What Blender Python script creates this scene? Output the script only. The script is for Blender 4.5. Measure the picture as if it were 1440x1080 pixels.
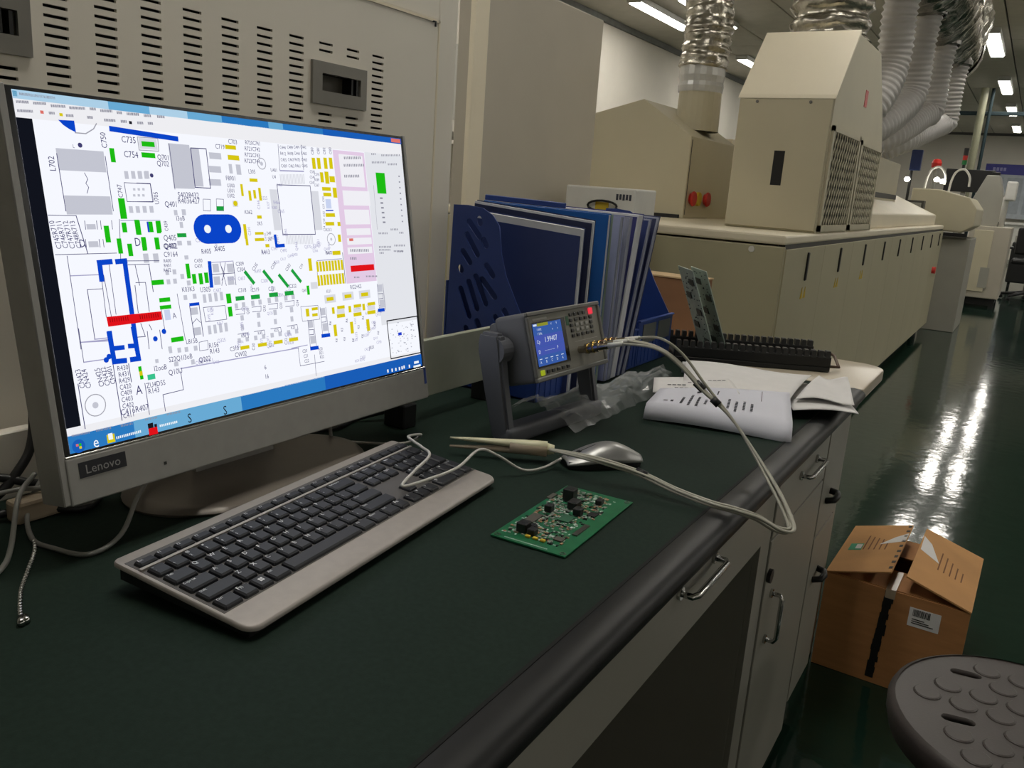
import bpy, bmesh, math, random
from mathutils import Vector, Matrix

random.seed(11)
scene = bpy.context.scene
COL = scene.collection
for _o in list(bpy.data.objects):
    bpy.data.objects.remove(_o, do_unlink=True)

# ------------------------------------------------------------------ camera
cam_d = bpy.data.cameras.new('camera')
cam_d.sensor_width = 36.0
cam_d.lens = 29.125
cam_d.clip_start = 0.02
cam_d.clip_end = 100
cam = bpy.data.objects.new('camera', cam_d)
COL.objects.link(cam)
CAMH = 1.13
right = Vector((0.84509, 0.53030, 0.06785))
up = Vector((-0.18173, 0.16558, 0.96931))
back = Vector((0.50278, -0.83149, 0.23630))
cm = Matrix((right, up, back)).transposed().to_4x4()
cam.matrix_world = Matrix.Translation((0, 0, CAMH)) @ cm
scene.camera = cam

# ------------------------------------------------------------------ world, exposure
w = bpy.data.worlds.new('world')
scene.world = w
w.use_nodes = True
w.node_tree.nodes['Background'].inputs[0].default_value = (0.9, 0.95, 1.0, 1)
w.node_tree.nodes['Background'].inputs[1].default_value = 0.02
vs = scene.view_settings
vs.view_transform = 'Standard'
vs.look = 'None'
vs.exposure = 0.0
vs.gamma = 1.0
vs.use_curve_mapping = False
scene.cycles.use_denoising = True
scene.cycles.max_bounces = 8
scene.cycles.diffuse_bounces = 4
scene.cycles.sample_clamp_indirect = 4.0
TUBE_POWER = 18.0       # emission strength of the ceiling tubes

# ------------------------------------------------------------------ helpers
def lin(c):
    r = []
    for v in c:
        v /= 255.0
        r.append(v / 12.92 if v <= 0.04045 else ((v + 0.055) / 1.055) ** 2.4)
    return (r[0], r[1], r[2], 1.0)

MATS = {}
def mat(name, col, rough=0.5, metal=0.0, var=0.10, scale=12.0, bump=0.0, bscale=150.0,
        spec=0.5, emit=0.0, alpha=1.0, trans=0.0, stretch=None, coat=0.0):
    """procedural material: base colour broken up by noise, optional fine relief"""
    if name in MATS:
        return MATS[name]
    m = bpy.data.materials.new(name)
    m.use_nodes = True
    nt = m.node_tree
    b = nt.nodes['Principled BSDF']
    c = lin(col)
    b.inputs['Roughness'].default_value = rough
    b.inputs['Metallic'].default_value = metal
    b.inputs['Specular IOR Level'].default_value = spec
    b.inputs['Coat Weight'].default_value = coat
    if trans:
        b.inputs['Transmission Weight'].default_value = trans
    if alpha < 1:
        b.inputs['Alpha'].default_value = alpha
    tc = nt.nodes.new('ShaderNodeTexCoord')
    src = tc.outputs['Object']
    if stretch:
        mp = nt.nodes.new('ShaderNodeMapping')
        mp.inputs['Scale'].default_value = stretch
        nt.links.new(src, mp.inputs['Vector'])
        src = mp.outputs['Vector']
    if emit:
        b.inputs['Base Color'].default_value = (0, 0, 0, 1)
        b.inputs['Emission Color'].default_value = c
        b.inputs['Emission Strength'].default_value = emit
    else:
        n = nt.nodes.new('ShaderNodeTexNoise')
        n.inputs['Scale'].default_value = scale
        n.inputs['Detail'].default_value = 4
        nt.links.new(src, n.inputs['Vector'])
        r = nt.nodes.new('ShaderNodeValToRGB')
        r.color_ramp.elements[0].position = 0.3
        r.color_ramp.elements[1].position = 0.7
        lo = tuple(v * (1 - var) for v in c[:3]) + (1,)
        hi = tuple(min(1, v * (1 + var)) for v in c[:3]) + (1,)
        r.color_ramp.elements[0].color = lo
        r.color_ramp.elements[1].color = hi
        nt.links.new(n.outputs['Fac'], r.inputs['Fac'])
        nt.links.new(r.outputs['Color'], b.inputs['Base Color'])
    if bump:
        nb = nt.nodes.new('ShaderNodeTexNoise')
        nb.inputs['Scale'].default_value = bscale
        nb.inputs['Detail'].default_value = 3
        nt.links.new(src, nb.inputs['Vector'])
        bp = nt.nodes.new('ShaderNodeBump')
        bp.inputs['Strength'].default_value = bump
        bp.inputs['Distance'].default_value = 0.002
        nt.links.new(nb.outputs['Fac'], bp.inputs['Height'])
        nt.links.new(bp.outputs['Normal'], b.inputs['Normal'])
    MATS[name] = m
    return m

class MB:
    """a bmesh one adds shapes to"""
    def __init__(self):
        self.bm = bmesh.new()
        self.smooth = False
    def poly(self, pts):
        vs_ = [self.bm.verts.new(p) for p in pts]
        return self.bm.faces.new(vs_)
    def box(self, x0, x1, y0, y1, z0, z1, bev=0.0, seg=2, M=None):
        t = bmesh.new()
        bmesh.ops.create_cube(t, size=1.0)
        for v in t.verts:
            v.co = Vector(((x0 + x1) / 2 + v.co.x * (x1 - x0), (y0 + y1) / 2 + v.co.y * (y1 - y0), (z0 + z1) / 2 + v.co.z * (z1 - z0)))
        if bev > 0:
            bmesh.ops.bevel(t, geom=list(t.edges), offset=bev, segments=seg, profile=0.5, affect='EDGES')
        self._merge(t, M)
        return self
    def _merge(self, t, M=None):
        if M is not None:
            bmesh.ops.transform(t, matrix=M, verts=t.verts)
        tmp = bpy.data.meshes.new('tmp')
        t.to_mesh(tmp)
        t.free()
        self.bm.from_mesh(tmp)
        bpy.data.meshes.remove(tmp)
    def prism(self, prof, a, b, axis='y', bev=0.0, M=None):
        """polygon profile extruded from a to b; profile is (u,v): y->(x,z), x->(y,z), z->(x,y)"""
        t = bmesh.new()
        def P(p, s):
            if axis == 'y': return (p[0], s, p[1])
            if axis == 'x': return (s, p[0], p[1])
            return (p[0], p[1], s)
        va = [t.verts.new(P(p, a)) for p in prof]
        vb = [t.verts.new(P(p, b)) for p in prof]
        n = len(prof)
        t.faces.new(va)
        t.faces.new(list(reversed(vb)))
        for i in range(n):
            t.faces.new((va[i], vb[i], vb[(i + 1) % n], va[(i + 1) % n]))
        bmesh.ops.recalc_face_normals(t, faces=t.faces)
        if bev > 0:
            bmesh.ops.bevel(t, geom=list(t.edges), offset=bev, segments=2, profile=0.5, affect='EDGES')
        self._merge(t, M)
        return self
    def tube(self, pts, r, n=8, caps=True, closed=False):
        """round tube along a path; r is a number or one per point"""
        pts = [Vector(p) for p in pts]
        m = len(pts)
        rs = r if isinstance(r, (list, tuple)) else [r] * m
        rings = []
        ref = Vector((0, 0, 1))
        d0 = (pts[1] - pts[0]).normalized()
        if abs(d0.dot(ref)) > 0.95:
            ref = Vector((1, 0, 0))
        nrm = d0.cross(ref).normalized()
        for i in range(m):
            if i == 0: d = pts[1] - pts[0]
            elif i == m - 1: d = pts[-1] - pts[-2]
            else: d = pts[i + 1] - pts[i - 1]
            d.normalize()
            nrm = (nrm - d * nrm.dot(d)).normalized()
            bn = d.cross(nrm)
            rings.append([self.bm.verts.new(pts[i] + (nrm * math.cos(2 * math.pi * k / n) + bn * math.sin(2 * math.pi * k / n)) * rs[i]) for k in range(n)])
        for i in range(m - 1):
            for k in range(n):
                self.bm.faces.new((rings[i][k], rings[i][(k + 1) % n], rings[i + 1][(k + 1) % n], rings[i + 1][k]))
        if caps:
            self.bm.faces.new(list(reversed(rings[0])))
            self.bm.faces.new(rings[-1])
        self.smooth = True
        return self
    def lathe(self, prof, c=(0, 0, 0), n=24, sx=1.0, sy=1.0, M=None):
        """profile (r,z) turned about a vertical axis at c"""
        t = bmesh.new()
        rings = []
        for (r, z) in prof:
            if r < 1e-6:
                rings.append([t.verts.new((c[0], c[1], c[2] + z))])
            else:
                rings.append([t.verts.new((c[0] + sx * r * math.cos(2 * math.pi * k / n), c[1] + sy * r * math.sin(2 * math.pi * k / n), c[2] + z)) for k in range(n)])
        for a, b in zip(rings, rings[1:]):
            for k in range(n):
                k2 = (k + 1) % n
                if len(a) == 1 and len(b) == 1: continue
                if len(a) == 1: t.faces.new((a[0], b[k2], b[k]))
                elif len(b) == 1: t.faces.new((a[k], a[k2], b[0]))
                else: t.faces.new((a[k], a[k2], b[k2], b[k]))
        bmesh.ops.recalc_face_normals(t, faces=t.faces)
        self._merge(t, M)
        return self
    def cyl(self, p0, p1, r, n=16):
        s = self.smooth
        self.tube([p0, p1], r, n)
        self.smooth = s
        return self
    def grid(self, fn, nu, nv):
        vv = [[self.bm.verts.new(fn(i / nu, j / nv)) for j in range(nv + 1)] for i in range(nu + 1)]
        for i in range(nu):
            for j in range(nv):
                self.bm.faces.new((vv[i][j], vv[i + 1][j], vv[i + 1][j + 1], vv[i][j + 1]))
        return self

WINV = {}     # inverse world matrix of each thing, so that parts may be given in world metres
def mesh_of(mb, name, m, inv=None):
    me = bpy.data.meshes.new(name)
    if inv is not None:
        bmesh.ops.transform(mb.bm, matrix=inv, verts=mb.bm.verts)
    mb.bm.to_mesh(me)
    if mb.smooth:
        for p in me.polygons:
            p.use_smooth = True
    mb.bm.free()
    if isinstance(m, (list, tuple)):
        for x in m: me.materials.append(x)
    else:
        me.materials.append(m)
    return me

def auto_smooth(o, ang=35):
    me = o.data
    for p in me.polygons: p.use_smooth = True
    try:
        me.set_sharp_from_angle(angle=math.radians(ang))
    except Exception:
        pass
    return o

def tag(o, label=None, cat=None, group=None, kind=None):
    if label: o['label'] = label
    if cat: o['category'] = cat
    if group: o['group'] = group
    if kind: o['kind'] = kind
    return o

def thing(name, label, cat, loc=(0, 0, 0), rz=0.0, group=None, M=None):
    o = bpy.data.objects.new(name, None)
    o.empty_display_size = 0.05
    COL.objects.link(o)
    mw = Matrix.Translation(loc) @ Matrix.Rotation(rz, 4, 'Z') if M is None else M
    o.matrix_world = mw
    WINV[o] = mw.inverted()
    return tag(o, label, cat, group)

def part(name, mb, m, parent, world=True, label=None, kind=None, sharp=None):
    """one mesh object; its shape is given in world metres unless world=False"""
    inv = None
    root = parent
    if parent is not None:
        while root.parent: root = root.parent
        if world and root in WINV: inv = WINV[root]
    sm = mb.smooth
    me = mesh_of(mb, name, m, inv)
    o = bpy.data.objects.new(name, me)
    COL.objects.link(o)
    o.parent = parent
    if sharp: auto_smooth(o, sharp)
    return tag(o, label, None, None, kind)

def solo(name, mb, m, label, cat, group=None, origin=None, sharp=None):
    """a thing that is one mesh, its origin at its base"""
    o = part(name, mb, m, None, sharp=sharp)
    me = o.data
    if origin is None:
        xs = [v.co for v in me.vertices]
        origin = Vector((sum(v.x for v in xs) / len(xs), sum(v.y for v in xs) / len(xs), min(v.z for v in xs)))
    origin = Vector(origin)
    me.transform(Matrix.Translation(-origin))
    o.location = origin
    return tag(o, label, cat, group)

def struct(name, mb, m):
    return tag(part(name, mb, m, None), kind='structure')

def inst(src_me, name, parent, loc, rot=None, label=None, scale=None):
    o = bpy.data.objects.new(name, src_me)
    COL.objects.link(o)
    o.parent = parent
    o.location = loc
    if rot: o.rotation_euler = rot
    if scale: o.scale = scale
    if label: o['label'] = label
    return o

def copy_tree(o, parent=None):
    c = o.copy()
    COL.objects.link(c)
    c.parent = parent
    for ch in list(o.children):
        copy_tree(ch, c)
    return c

def spline(pts, n=8):
    """Catmull-Rom through the points"""
    P = [Vector(p) for p in pts]
    P = [P[0] * 2 - P[1]] + P + [P[-1] * 2 - P[-2]]
    out = []
    for i in range(1, len(P) - 2):
        for k in range(n):
            t = k / n
            a, b, c, d = P[i - 1], P[i], P[i + 1], P[i + 2]
            out.append(0.5 * ((2 * b) + (c - a) * t + (2 * a - 5 * b + 4 * c - d) * t * t + (3 * b - a - 3 * c + d) * t ** 3))
    out.append(P[-2])
    return out

TXT = {}
def text_tris(s):
    """outline of a string as triangles in em units, centred"""
    if s in TXT: return TXT[s]
    cu = bpy.data.curves.new('t', 'FONT')
    cu.body = s
    cu.size = 1.0
    cu.resolution_u = 2
    ob = bpy.data.objects.new('t', cu)
    me = ob.to_mesh()
    vs_ = [(v.co.x, v.co.y) for v in me.vertices]
    fs = [tuple(p.vertices) for p in me.polygons]
    ob.to_mesh_clear()
    bpy.data.objects.remove(ob)
    bpy.data.curves.remove(cu)
    if vs_:
        x0, x1 = min(v[0] for v in vs_), max(v[0] for v in vs_)
        vs_ = [(v[0] - (x0 + x1) / 2, v[1] - 0.35) for v in vs_]
    TXT[s] = (vs_, fs)
    return TXT[s]

def put_text(mb, s, fn, size):
    vs_, fs = text_tris(s)
    bv = [mb.bm.verts.new(fn(x * size, y * size)) for x, y in vs_]
    for f in fs:
        try: mb.bm.faces.new([bv[i] for i in f])
        except ValueError: pass

B = 0.76      # worktop height
# ------------------------------------------------------------------ materials
m_floor = mat('green_epoxy', (24, 48, 38), 0.09, var=0.10, scale=3, bump=0.45, bscale=13, spec=0.45)
m_ceil = mat('ceiling_board', (190, 185, 172), 0.85, var=0.05, scale=6)
m_seam = mat('ceiling_seam', (60, 60, 58), 0.8)
m_wall = mat('white_wall_paint', (226, 221, 210), 0.8, var=0.04, scale=2)
m_cream = mat('cream_powder_coat', (198, 190, 164), 0.48, var=0.03, scale=4, bump=0.06, bscale=400)
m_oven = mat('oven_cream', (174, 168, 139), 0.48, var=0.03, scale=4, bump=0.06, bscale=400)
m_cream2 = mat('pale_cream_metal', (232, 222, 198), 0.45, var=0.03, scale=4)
m_part = mat('beige_sheet_metal', (182, 175, 160), .5, var=.03, scale=5)
m_cab = mat('warm_grey_enamel', (232, 226, 213), 0.45, var=0.03, scale=5, bump=0.05, bscale=500)
m_bgrey = mat('bench_grey_metal', (158, 156, 146), 0.45, var=0.03, scale=6)
m_black = mat('black_plastic', (20, 20, 21), 0.45, var=0.1)
m_hole = mat('dark_interior', (9, 9, 9), 0.9)
m_chrome = mat('chrome', (190, 190, 188), 0.18, 1.0, var=0.04)
m_steel = mat('brushed_steel', (120, 118, 114), 0.35, 1.0, var=0.08, scale=30)
m_blue = mat('blue_plastic', (38, 62, 128), 0.38, var=0.06, scale=20)
m_red = mat('red_plastic', (200, 36, 28), 0.4)
m_yellow = mat('yellow_label', (200, 170, 40), 0.6)
m_white = mat('white_plastic', (215, 214, 208), 0.45, var=0.04)
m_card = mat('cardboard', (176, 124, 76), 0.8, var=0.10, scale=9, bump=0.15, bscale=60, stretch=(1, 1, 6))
m_paper = mat('paper', (225, 223, 222), 0.75, var=0.03, scale=30)
m_ink = mat('ink', (60, 62, 72), 0.8)

# ------------------------------------------------------------------ the room
XL, XR, YN, YF, ZC = -4.55, 8.0, -5.0, 24.0, 3.0
struct('floor', MB().box(XL - .1, XR + .1, YN - .1, YF + .1, -0.1, 0), m_floor)
struct('wall_left', MB().box(XL - .15, XL, YN, YF, 0, ZC + .1), m_wall)
struct('wall_right', MB().box(XR, XR + .15, YN, YF, 0, ZC + .1), m_wall)
struct('wall_back', MB().box(XL - .15, XR + .15, YF, YF + .15, 0, ZC + .1), m_wall)
struct('wall_front', MB().box(XL - .15, XR + .15, YN - .15, YN, 0, ZC + .1), m_wall)
ceil = struct('ceiling', MB().box(XL - .1, XR + .1, YN - .1, YF + .1, ZC + .02, ZC + .15), m_seam)
pan_me = mesh_of(MB().box(-.319, .319, -1.99, 1.99, 0, .022, .003, 1), 'ceiling_panel', m_ceil)
x = XL + .34
while x < XR:
    for k in range(7):
        inst(pan_me, 'ceiling_panel', ceil, (x, YN + 2 + 4 * k, ZC))
    x += .652
struct('trim_1', MB().box(XL, XL + .04, YN, YF, ZC - .06, ZC), mat('trim_paint', (120, 122, 120), .6))
struct('baseboard_left', MB().box(XL, XL + .015, YN, YF, 0, .1), m_bgrey)
struct('baseboard_back', MB().box(XL, XR, YF - .015, YF, 0, .1), m_bgrey)

# ceiling battens: each a housing with its own glowing tube
m_tube = mat('tube_glow', (255, 250, 240), emit=TUBE_POWER)
m_house = mat('batten_housing', (190, 190, 186), .5)
def ordinal(y, yl):
    return ['first', 'second', 'third', 'fourth', 'fifth', 'sixth', 'seventh', 'eighth'][int(round((yl - y) / 3.5))]
def batten(x, y, label, grp):
    t = thing('ceiling_light', label, 'ceiling light', (x, y, ZC - .075), group=grp)
    part('housing', MB().box(-.080, .080, -.75, .75, .045, .074, .004).box(-.080, -.069, -.75, .75, .020, .046).box(.069, .080, -.75, .75, .020, .046), m_house, t, world=False)
    part('tube', MB().box(-.066, .066, -.72, .72, .008, .040, .010), m_tube, t, world=False)
    for s in (-1, 1):
        part('end_cap', MB().box(-.069, .069, s * .738 - .012, s * .738 + .012, .015, .046, .002), m_house, t, world=False)
    return t
for y in (.9, 4.3, 7.6, 11.0, 14.5, 17.7, 21.2):
    for xx in (-.77, -.39):
        batten(xx, y, 'lit tube batten over the aisle, %s pair from the notice board, %s tube' % (ordinal(y, 21.2), 'oven-side' if xx < -.5 else 'aisle-side'), 'tube battens over the aisle')
for y in (-1.7, 1.8, 5.3, 8.85, 12.4, 15.9, 19.4):
    for xx in (-3.8, -3.28):
        batten(xx, y, 'lit tube batten along the white side wall, %s pair from the far end, %s tube' % (ordinal(y, 19.4), 'wall-side' if xx < -3.5 else 'oven-side'), 'tube battens along the side wall')
for y in (-2.55, .95, 4.45, 7.95, 11.45, 14.95, 18.45, 21.9):  # rows out of view, the farther one added as low-angle fill
    for xx in ((5.2, 5.5) if y < 1 else (2.3, 2.6, 5.2, 5.5)):
        batten(xx, y, 'unseen fill batten, %s row beyond the aisle, %s pair from far end, %s tube' % ('first' if xx < 4 else 'second', ordinal(y, 21.9), 'inner' if xx in (2.3, 5.2) else 'outer'), 'unseen fill battens beyond the aisle')

# ------------------------------------------------------------------ reflow oven line
oven = thing('reflow_oven', 'long cream reflow oven with handled side panels, hood and meshed blower box', 'oven', (-1.5, 3.03, 0))
OX = -.74
part('body', MB().box(-2.3, OX - .012, 3.04, 8.75, .10, .965, .004), m_oven, oven)
part('plinth', MB().box(-2.2, OX - .12, 3.2, 8.6, 0, .11), m_black, oven)
for yy in (3.35, 5.9, 8.4):
    part('foot', MB().cyl((OX - .07, yy, 0), (OX - .07, yy, .1), .03, 12), m_black, oven)
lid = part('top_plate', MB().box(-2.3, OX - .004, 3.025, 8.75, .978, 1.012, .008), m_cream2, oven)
part('front_panel', MB().box(-2.29, OX - .004, 3.022, 3.04, .10, .972, .004), m_oven, oven)
part('edge_strip', MB().box(OX - .03, OX - .008, 3.04, 8.75, .962, .98), m_black, oven)
part('knob', MB().cyl((-.86, 3.018, .955), (-.86, 3.03, .955), .011), m_white, oven)
pan_y = [3.04 + .636 * k for k in range(10)]
sp_me = mesh_of(MB().box(-.012, 0, .0006, .6354, .10, .962, .0008, 1), 'side_panel', m_oven)
hd_me = mesh_of(MB().box(-.004, .004, -.011, .011, -.055, .055, .003, 1), 'handle', m_black)
lb_me = mesh_of(MB().prism([(-.016, -.022), (.016, -.022), (0, .022)], 0, .0015, 'x'), 'label', m_yellow)
for k in range(9):
    if pan_y[k] > 8.7: break
    sp = inst(sp_me, 'side_panel', oven, (OX + 1.5, pan_y[k] - 3.03, 0))
    inst(hd_me, 'handle', sp, (.003, .34, .888))
    if k < 3:
        inst(lb_me, 'warning_label', sp, (.0005, .322, .785), label='yellow warning label')
        inst(lb_me, 'warning_label', sp, (.0005, .372, .785), label='yellow warning label')
# entrance hood: gabled box with a duct collar
hood_prof = [(-2.42, 1.012), (-1.5, 1.012), (-1.5, 1.405), (-1.77, 1.575), (-2.42, 1.40)]
hood = part('entrance_hood', MB().prism(hood_prof, 4.0, 4.70, 'y', .004), m_cream, oven)
part('hood_seam', MB().box(-1.5, -1.4985, 4.012, 4.018, 1.03, 1.39), m_black, hood)
part('hood_gap', MB().box(-1.9, -1.52, 3.985, 4.0, 1.012, 1.03), m_black, hood)
part('hood_back', MB().box(-2.4, -1.55, 4.78, 5.6, 1.012, 1.45, .004), m_cream2, hood)
es = part('emergency_stop', MB().cyl((-1.5, 4.17, 1.11), (-1.485, 4.17, 1.11), .034), m_yellow, hood, label='yellow emergency stop plate with red buttons')
for dy in (-.095, .115):
    part('button', MB().lathe([(0, .024), (.034, .024), (.038, .016), (.026, 0), (0, 0)], n=16, M=Matrix.Translation((-1.5, 4.17 + dy, 1.11)) @ Matrix.Rotation(math.pi / 2, 4, 'Y')), m_red, es)
part('duct_collar', MB().lathe([(.112, -.12), (.108, .10), (.104, .10), (.104, -.1)], (-1.60, 4.32, 1.57), 24), m_cream, hood)
# blower box with meshed side
bx_prof = [(3.5, 1.012), (3.5, 1.53), (3.77, 1.81), (4.30, 1.815), (4.60, 1.57), (4.74, 1.42), (4.78, 1.012)]
blow = part('blower_box', MB().prism(bx_prof, -1.125, -.752, 'x', .003), m_cream, oven)
part('front_cover', MB().box(-1.122, -.755, 3.490, 3.5, 1.02, 1.525, .003), m_cream, blow)
part('roof_cover', MB().prism([(3.488, 1.525), (3.50, 1.542), (3.765, 1.822), (3.775, 1.81)], -1.13, -.747, 'x', .001), m_cream2, blow)
part('grip_slot', MB().box(-.955, -.912, 3.4885, 3.492, 1.19, 1.325, .001, 1), m_black, blow)
for xx in (-1.05, -.84):
    part('screw', MB().cyl((xx, 3.486, 1.512), (xx, 3.491, 1.512), .006, 8), m_steel, blow)
part('red_label', MB().box(-.752, -.7505, 4.08, 4.14, 1.56, 1.63), m_red, blow)
fr = MB()
for (a, b) in ((3.515, 4.10), (4.13, 4.70)):
    za = 1.43 if a < 4 else 1.42
    fr.box(-.752, -.742, a, a + .03, 1.02, za); fr.box(-.752, -.742, b - .03, b, 1.02, za)
    fr.box(-.752, -.742, a, b, 1.02, 1.045); fr.box(-.752, -.742, a, b, za - .02, za)
part('mesh_frame', fr, m_cream, blow)
part('mesh_shade_backing', MB().box(-.7525, -.7505, 3.54, 4.68, 1.04, 1.41), mat('mesh_shadow', (40, 37, 32), .8), blow)  # dark plate on the solid box, painted as the shade behind the mesh
mesh = MB()
for (a, b) in ((3.545, 4.07), (4.16, 4.67)):
    z0, z1 = 1.045, 1.41
    n = 11
    st = (b - a) / n
    hgt = z1 - z0
    for s in (1, -1):
        for k in range(-10, n + 10):
            pts = []
            y0 = a + k * st
            # diagonal strand clipped to the opening
            for (yy, zz) in ((y0, z0), (y0 + s * hgt * .62, z1)):
                pts.append([yy, zz])
            (ya, za), (yb, zb) = pts
            if max(ya, yb) <= a or min(ya, yb) >= b: continue
            def cl(y): return za + (zb - za) * (y - ya) / (yb - ya)
            lo, hi = (ya, yb) if ya < yb else (yb, ya)
            l2, h2 = max(lo, a), min(hi, b)
            if h2 - l2 < .005: continue
            mesh.tube([(-.746, l2, cl(l2)), (-.746, h2, cl(h2))], .0026, 4, False)
part('expanded_mesh', mesh, m_cream, blow, kind='stuff')
# long sloping top cover and its further boxes
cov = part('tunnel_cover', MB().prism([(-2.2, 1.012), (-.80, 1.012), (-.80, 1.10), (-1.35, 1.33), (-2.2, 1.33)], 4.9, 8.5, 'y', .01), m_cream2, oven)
part('rear_blower_box', MB().box(-1.75, -1.00, 5.6, 7.3, 1.10, 1.47, .006), m_cream, oven)
part('rear_slot', MB().box(-1.5, -.997, 5.59, 7.31, 1.20, 1.235), m_black, oven)
part('exit_button', MB().cyl((OX, 8.35, .62), (OX + .03, 8.35, .62), .03), m_red, oven)

# ------------------------------------------------------------------ ducts and hoses
m_foil = mat('crinkled_foil', (185, 180, 168), .26, .95, var=.3, scale=30, bump=1.0, bscale=45)
m_hose = mat('translucent_white_hose', (205, 202, 200), .35, var=.06, scale=10)
def ribbed(path, r, pitch=.03, amp=.008, n=20, jit=.0):
    P = spline(path, 10)
    L = [0]
    for a, b in zip(P, P[1:]): L.append(L[-1] + (b - a).length)
    N = int(L[-1] / (pitch / 4))
    pts, rs = [], []
    j = 0
    for i in range(N + 1):
        s = L[-1] * i / N
        while j < len(L) - 2 and L[j + 1] < s: j += 1
        f = (s - L[j]) / max(1e-9, L[j + 1] - L[j])
        pts.append(P[j].lerp(P[j + 1], f))
        rs.append(r + amp * math.cos(2 * math.pi * s / pitch) + random.uniform(-jit, jit))
    mb = MB()
    mb.tube(pts, rs, n)
    if jit:
        for v in mb.bm.verts:
            v.co += Vector((random.uniform(-jit, jit), random.uniform(-jit, jit), random.uniform(-jit, jit) * .5))
    return mb
d1 = thing('foil_duct', 'crinkled foil exhaust duct rising from the gabled hood', 'duct', (-1.6, 4.32, 1.6))
part('foil_sleeve', ribbed([(-1.605, 4.32, 1.76), (-1.60, 4.33, 2.0), (-1.66, 4.36, 2.35), (-1.68, 4.4, 2.7), (-1.70, 4.4, 2.99)], .120, .045, .003, 26, .0055), m_foil, d1)
part('tape_band', MB().lathe([(.1125, 0), (.116, .03), (.112, .05), (.117, .08), (.114, .13), (.118, .16), (.116, .165)], (-1.603, 4.32, 1.64), 24), mat('clear_wrap', (205, 205, 202), .25, .1), d1)
d2 = thing('foil_duct', 'wide shiny foil duct standing on the meshed blower box', 'duct', (-.95, 4.05, 1.81))
part('foil_sleeve', ribbed([(-.93, 4.03, 1.812), (-.94, 4.04, 2.1), (-.97, 4.1, 2.5), (-1.0, 4.15, 2.99)], .165, .075, .009, 28, .010), m_foil, d2)
d3 = thing('trunk_duct', 'big silver trunk duct hung along the ceiling above the oven', 'duct', (-.9, 6.0, 2.3))
part('foil_sleeve', ribbed([(-.78, 4.4, 2.56), (-.80, 5.4, 2.5), (-.82, 6.4, 2.47), (-.86, 7.4, 2.44), (-.9, 8.2, 2.43)], .24, .10, .006, 28, .010), m_foil, d3)
part('end_wrap', MB().lathe([(0, .1), (.15, .09), (.25, .02), (.268, -.1), (.265, -.2)], (0, 0, 0), 26, M=Matrix.Translation((-.9, 8.25, 2.43)) @ Matrix.Rotation(-math.pi / 2, 4, 'X')), m_foil, d3)
fl_ = MB(); rg_ = random.Random(6); fl_.grid(lambda u, v: Vector((-.645 + .05 * v + rg_.uniform(-.012, .012), 4.4 + 3.7 * u, 2.44 + .22 * v + rg_.uniform(-.01, .01))), 60, 5)
part('foil_flange', fl_, m_foil, d3)
for yy in (5.0, 7.0):
    part('hanger_rod', MB().cyl((-.82, yy, 2.7), (-.82, yy, ZC), .008, 8), m_steel, d3)
for k, (y0, xb, zt, yb, zb) in enumerate([(5.0, -.93, 2.33, 4.95, 1.45), (5.8, -.90, 2.30, 5.6, 1.5), (6.7, -.92, 2.28, 6.4, 1.55), (7.6, -.86, 2.28, 7.0, 1.57)]):
    wh = ['beside the blower box', 'second behind the blower box', 'third behind the blower box', 'curling under the trunk duct end'][k]
    xo = -.80 + .015 * k
    pth = [(xo, y0, zt + .05), (xo - .02, y0 + .02, zt - .2), (xo - .02, y0 + .05, zt - .45), (xo - .06, y0 - .05, zb + .22), (xo - .18, yb - .1, zb + .06), (xo - .38, yb - .2, zb - .05)]
    hz = thing('ribbed_hose', 'white ribbed exhaust hose ' + wh, 'hose', pth[-1], group='ribbed hoses under the trunk duct')
    part('hose', ribbed(pth, .085, .032, .006, 18), m_hose, hz)
    part('clamp', MB().lathe([(.094, -.02), (.1, -.015), (.1, .015), (.094, .02)], pth[0][:2] + (zt - .02,), 18), m_steel, hz)

# ------------------------------------------------------------------ tall partition and things in the gap behind the bench
pt = thing('partition_panel', 'tall cream sheet-metal panel standing behind the blue folders', 'panel', (-1.53, 2.55, 0))
part('sheet', MB().box(-1.56, -1.50, 2.13, 2.96, .0, 1.735, .006), m_part, pt)
part('edge_strip', MB().box(-1.515, -1.496, 2.125, 2.20, .0, 1.735, .004), m_cream2, pt)  # paler strip painted as the highlight along the rounded sheet edge
rk = thing('white_rack', 'white framed rack with grey shelves in the gap beside the tall panel', 'rack', (-2.9, 3.4, 0))
for zz in (.3, .95, 1.32):
    part('shelf', MB().box(-3.3, -2.5, 3.1, 3.6, zz, zz + .03), m_bgrey, rk)
for xx in (-3.3, -2.33):
    for yy in (3.1, 3.57):
        part('post', MB().box(xx, xx + .03, yy, yy + .03, 0, 1.8), m_white, rk)
part('back_board', MB().box(-3.27, -2.53, 3.58, 3.6, 1.42, 1.78), m_white, rk)
part('lower_board', MB().box(-3.27, -2.53, 3.58, 3.6, 1.0, 1.30), m_cab, rk)
for k in range(3):
    part('hanging_wire', MB().tube(spline([(-2.7 + .03 * k, 3.09, 1.78), (-2.69 + .035 * k, 3.07, 1.5), (-2.7 + .02 * k, 3.08, 1.2)], 6), .004, 6), m_black if k else m_steel, rk)
wb = thing('instrument_box', 'small white instrument box with a black loop behind the folders', 'box', (-1.3, 2.62, 0))
part('case', MB().box(-1.42, -1.155, 2.62, 2.8, 1.035, 1.135, .006), m_white, wb)
part('label', MB().box(-1.30, -1.25, 2.617, 2.621, 1.06, 1.085), m_yellow, wb, label='yellow label')
part('loop', MB().tube([(-1.27 + .055 * math.cos(a), 2.61, 1.072 + .018 * math.sin(a)) for a in [math.pi * 2 * k / 16 for k in range(17)]], .004, 6), m_black, wb)
mk = MB()
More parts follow.
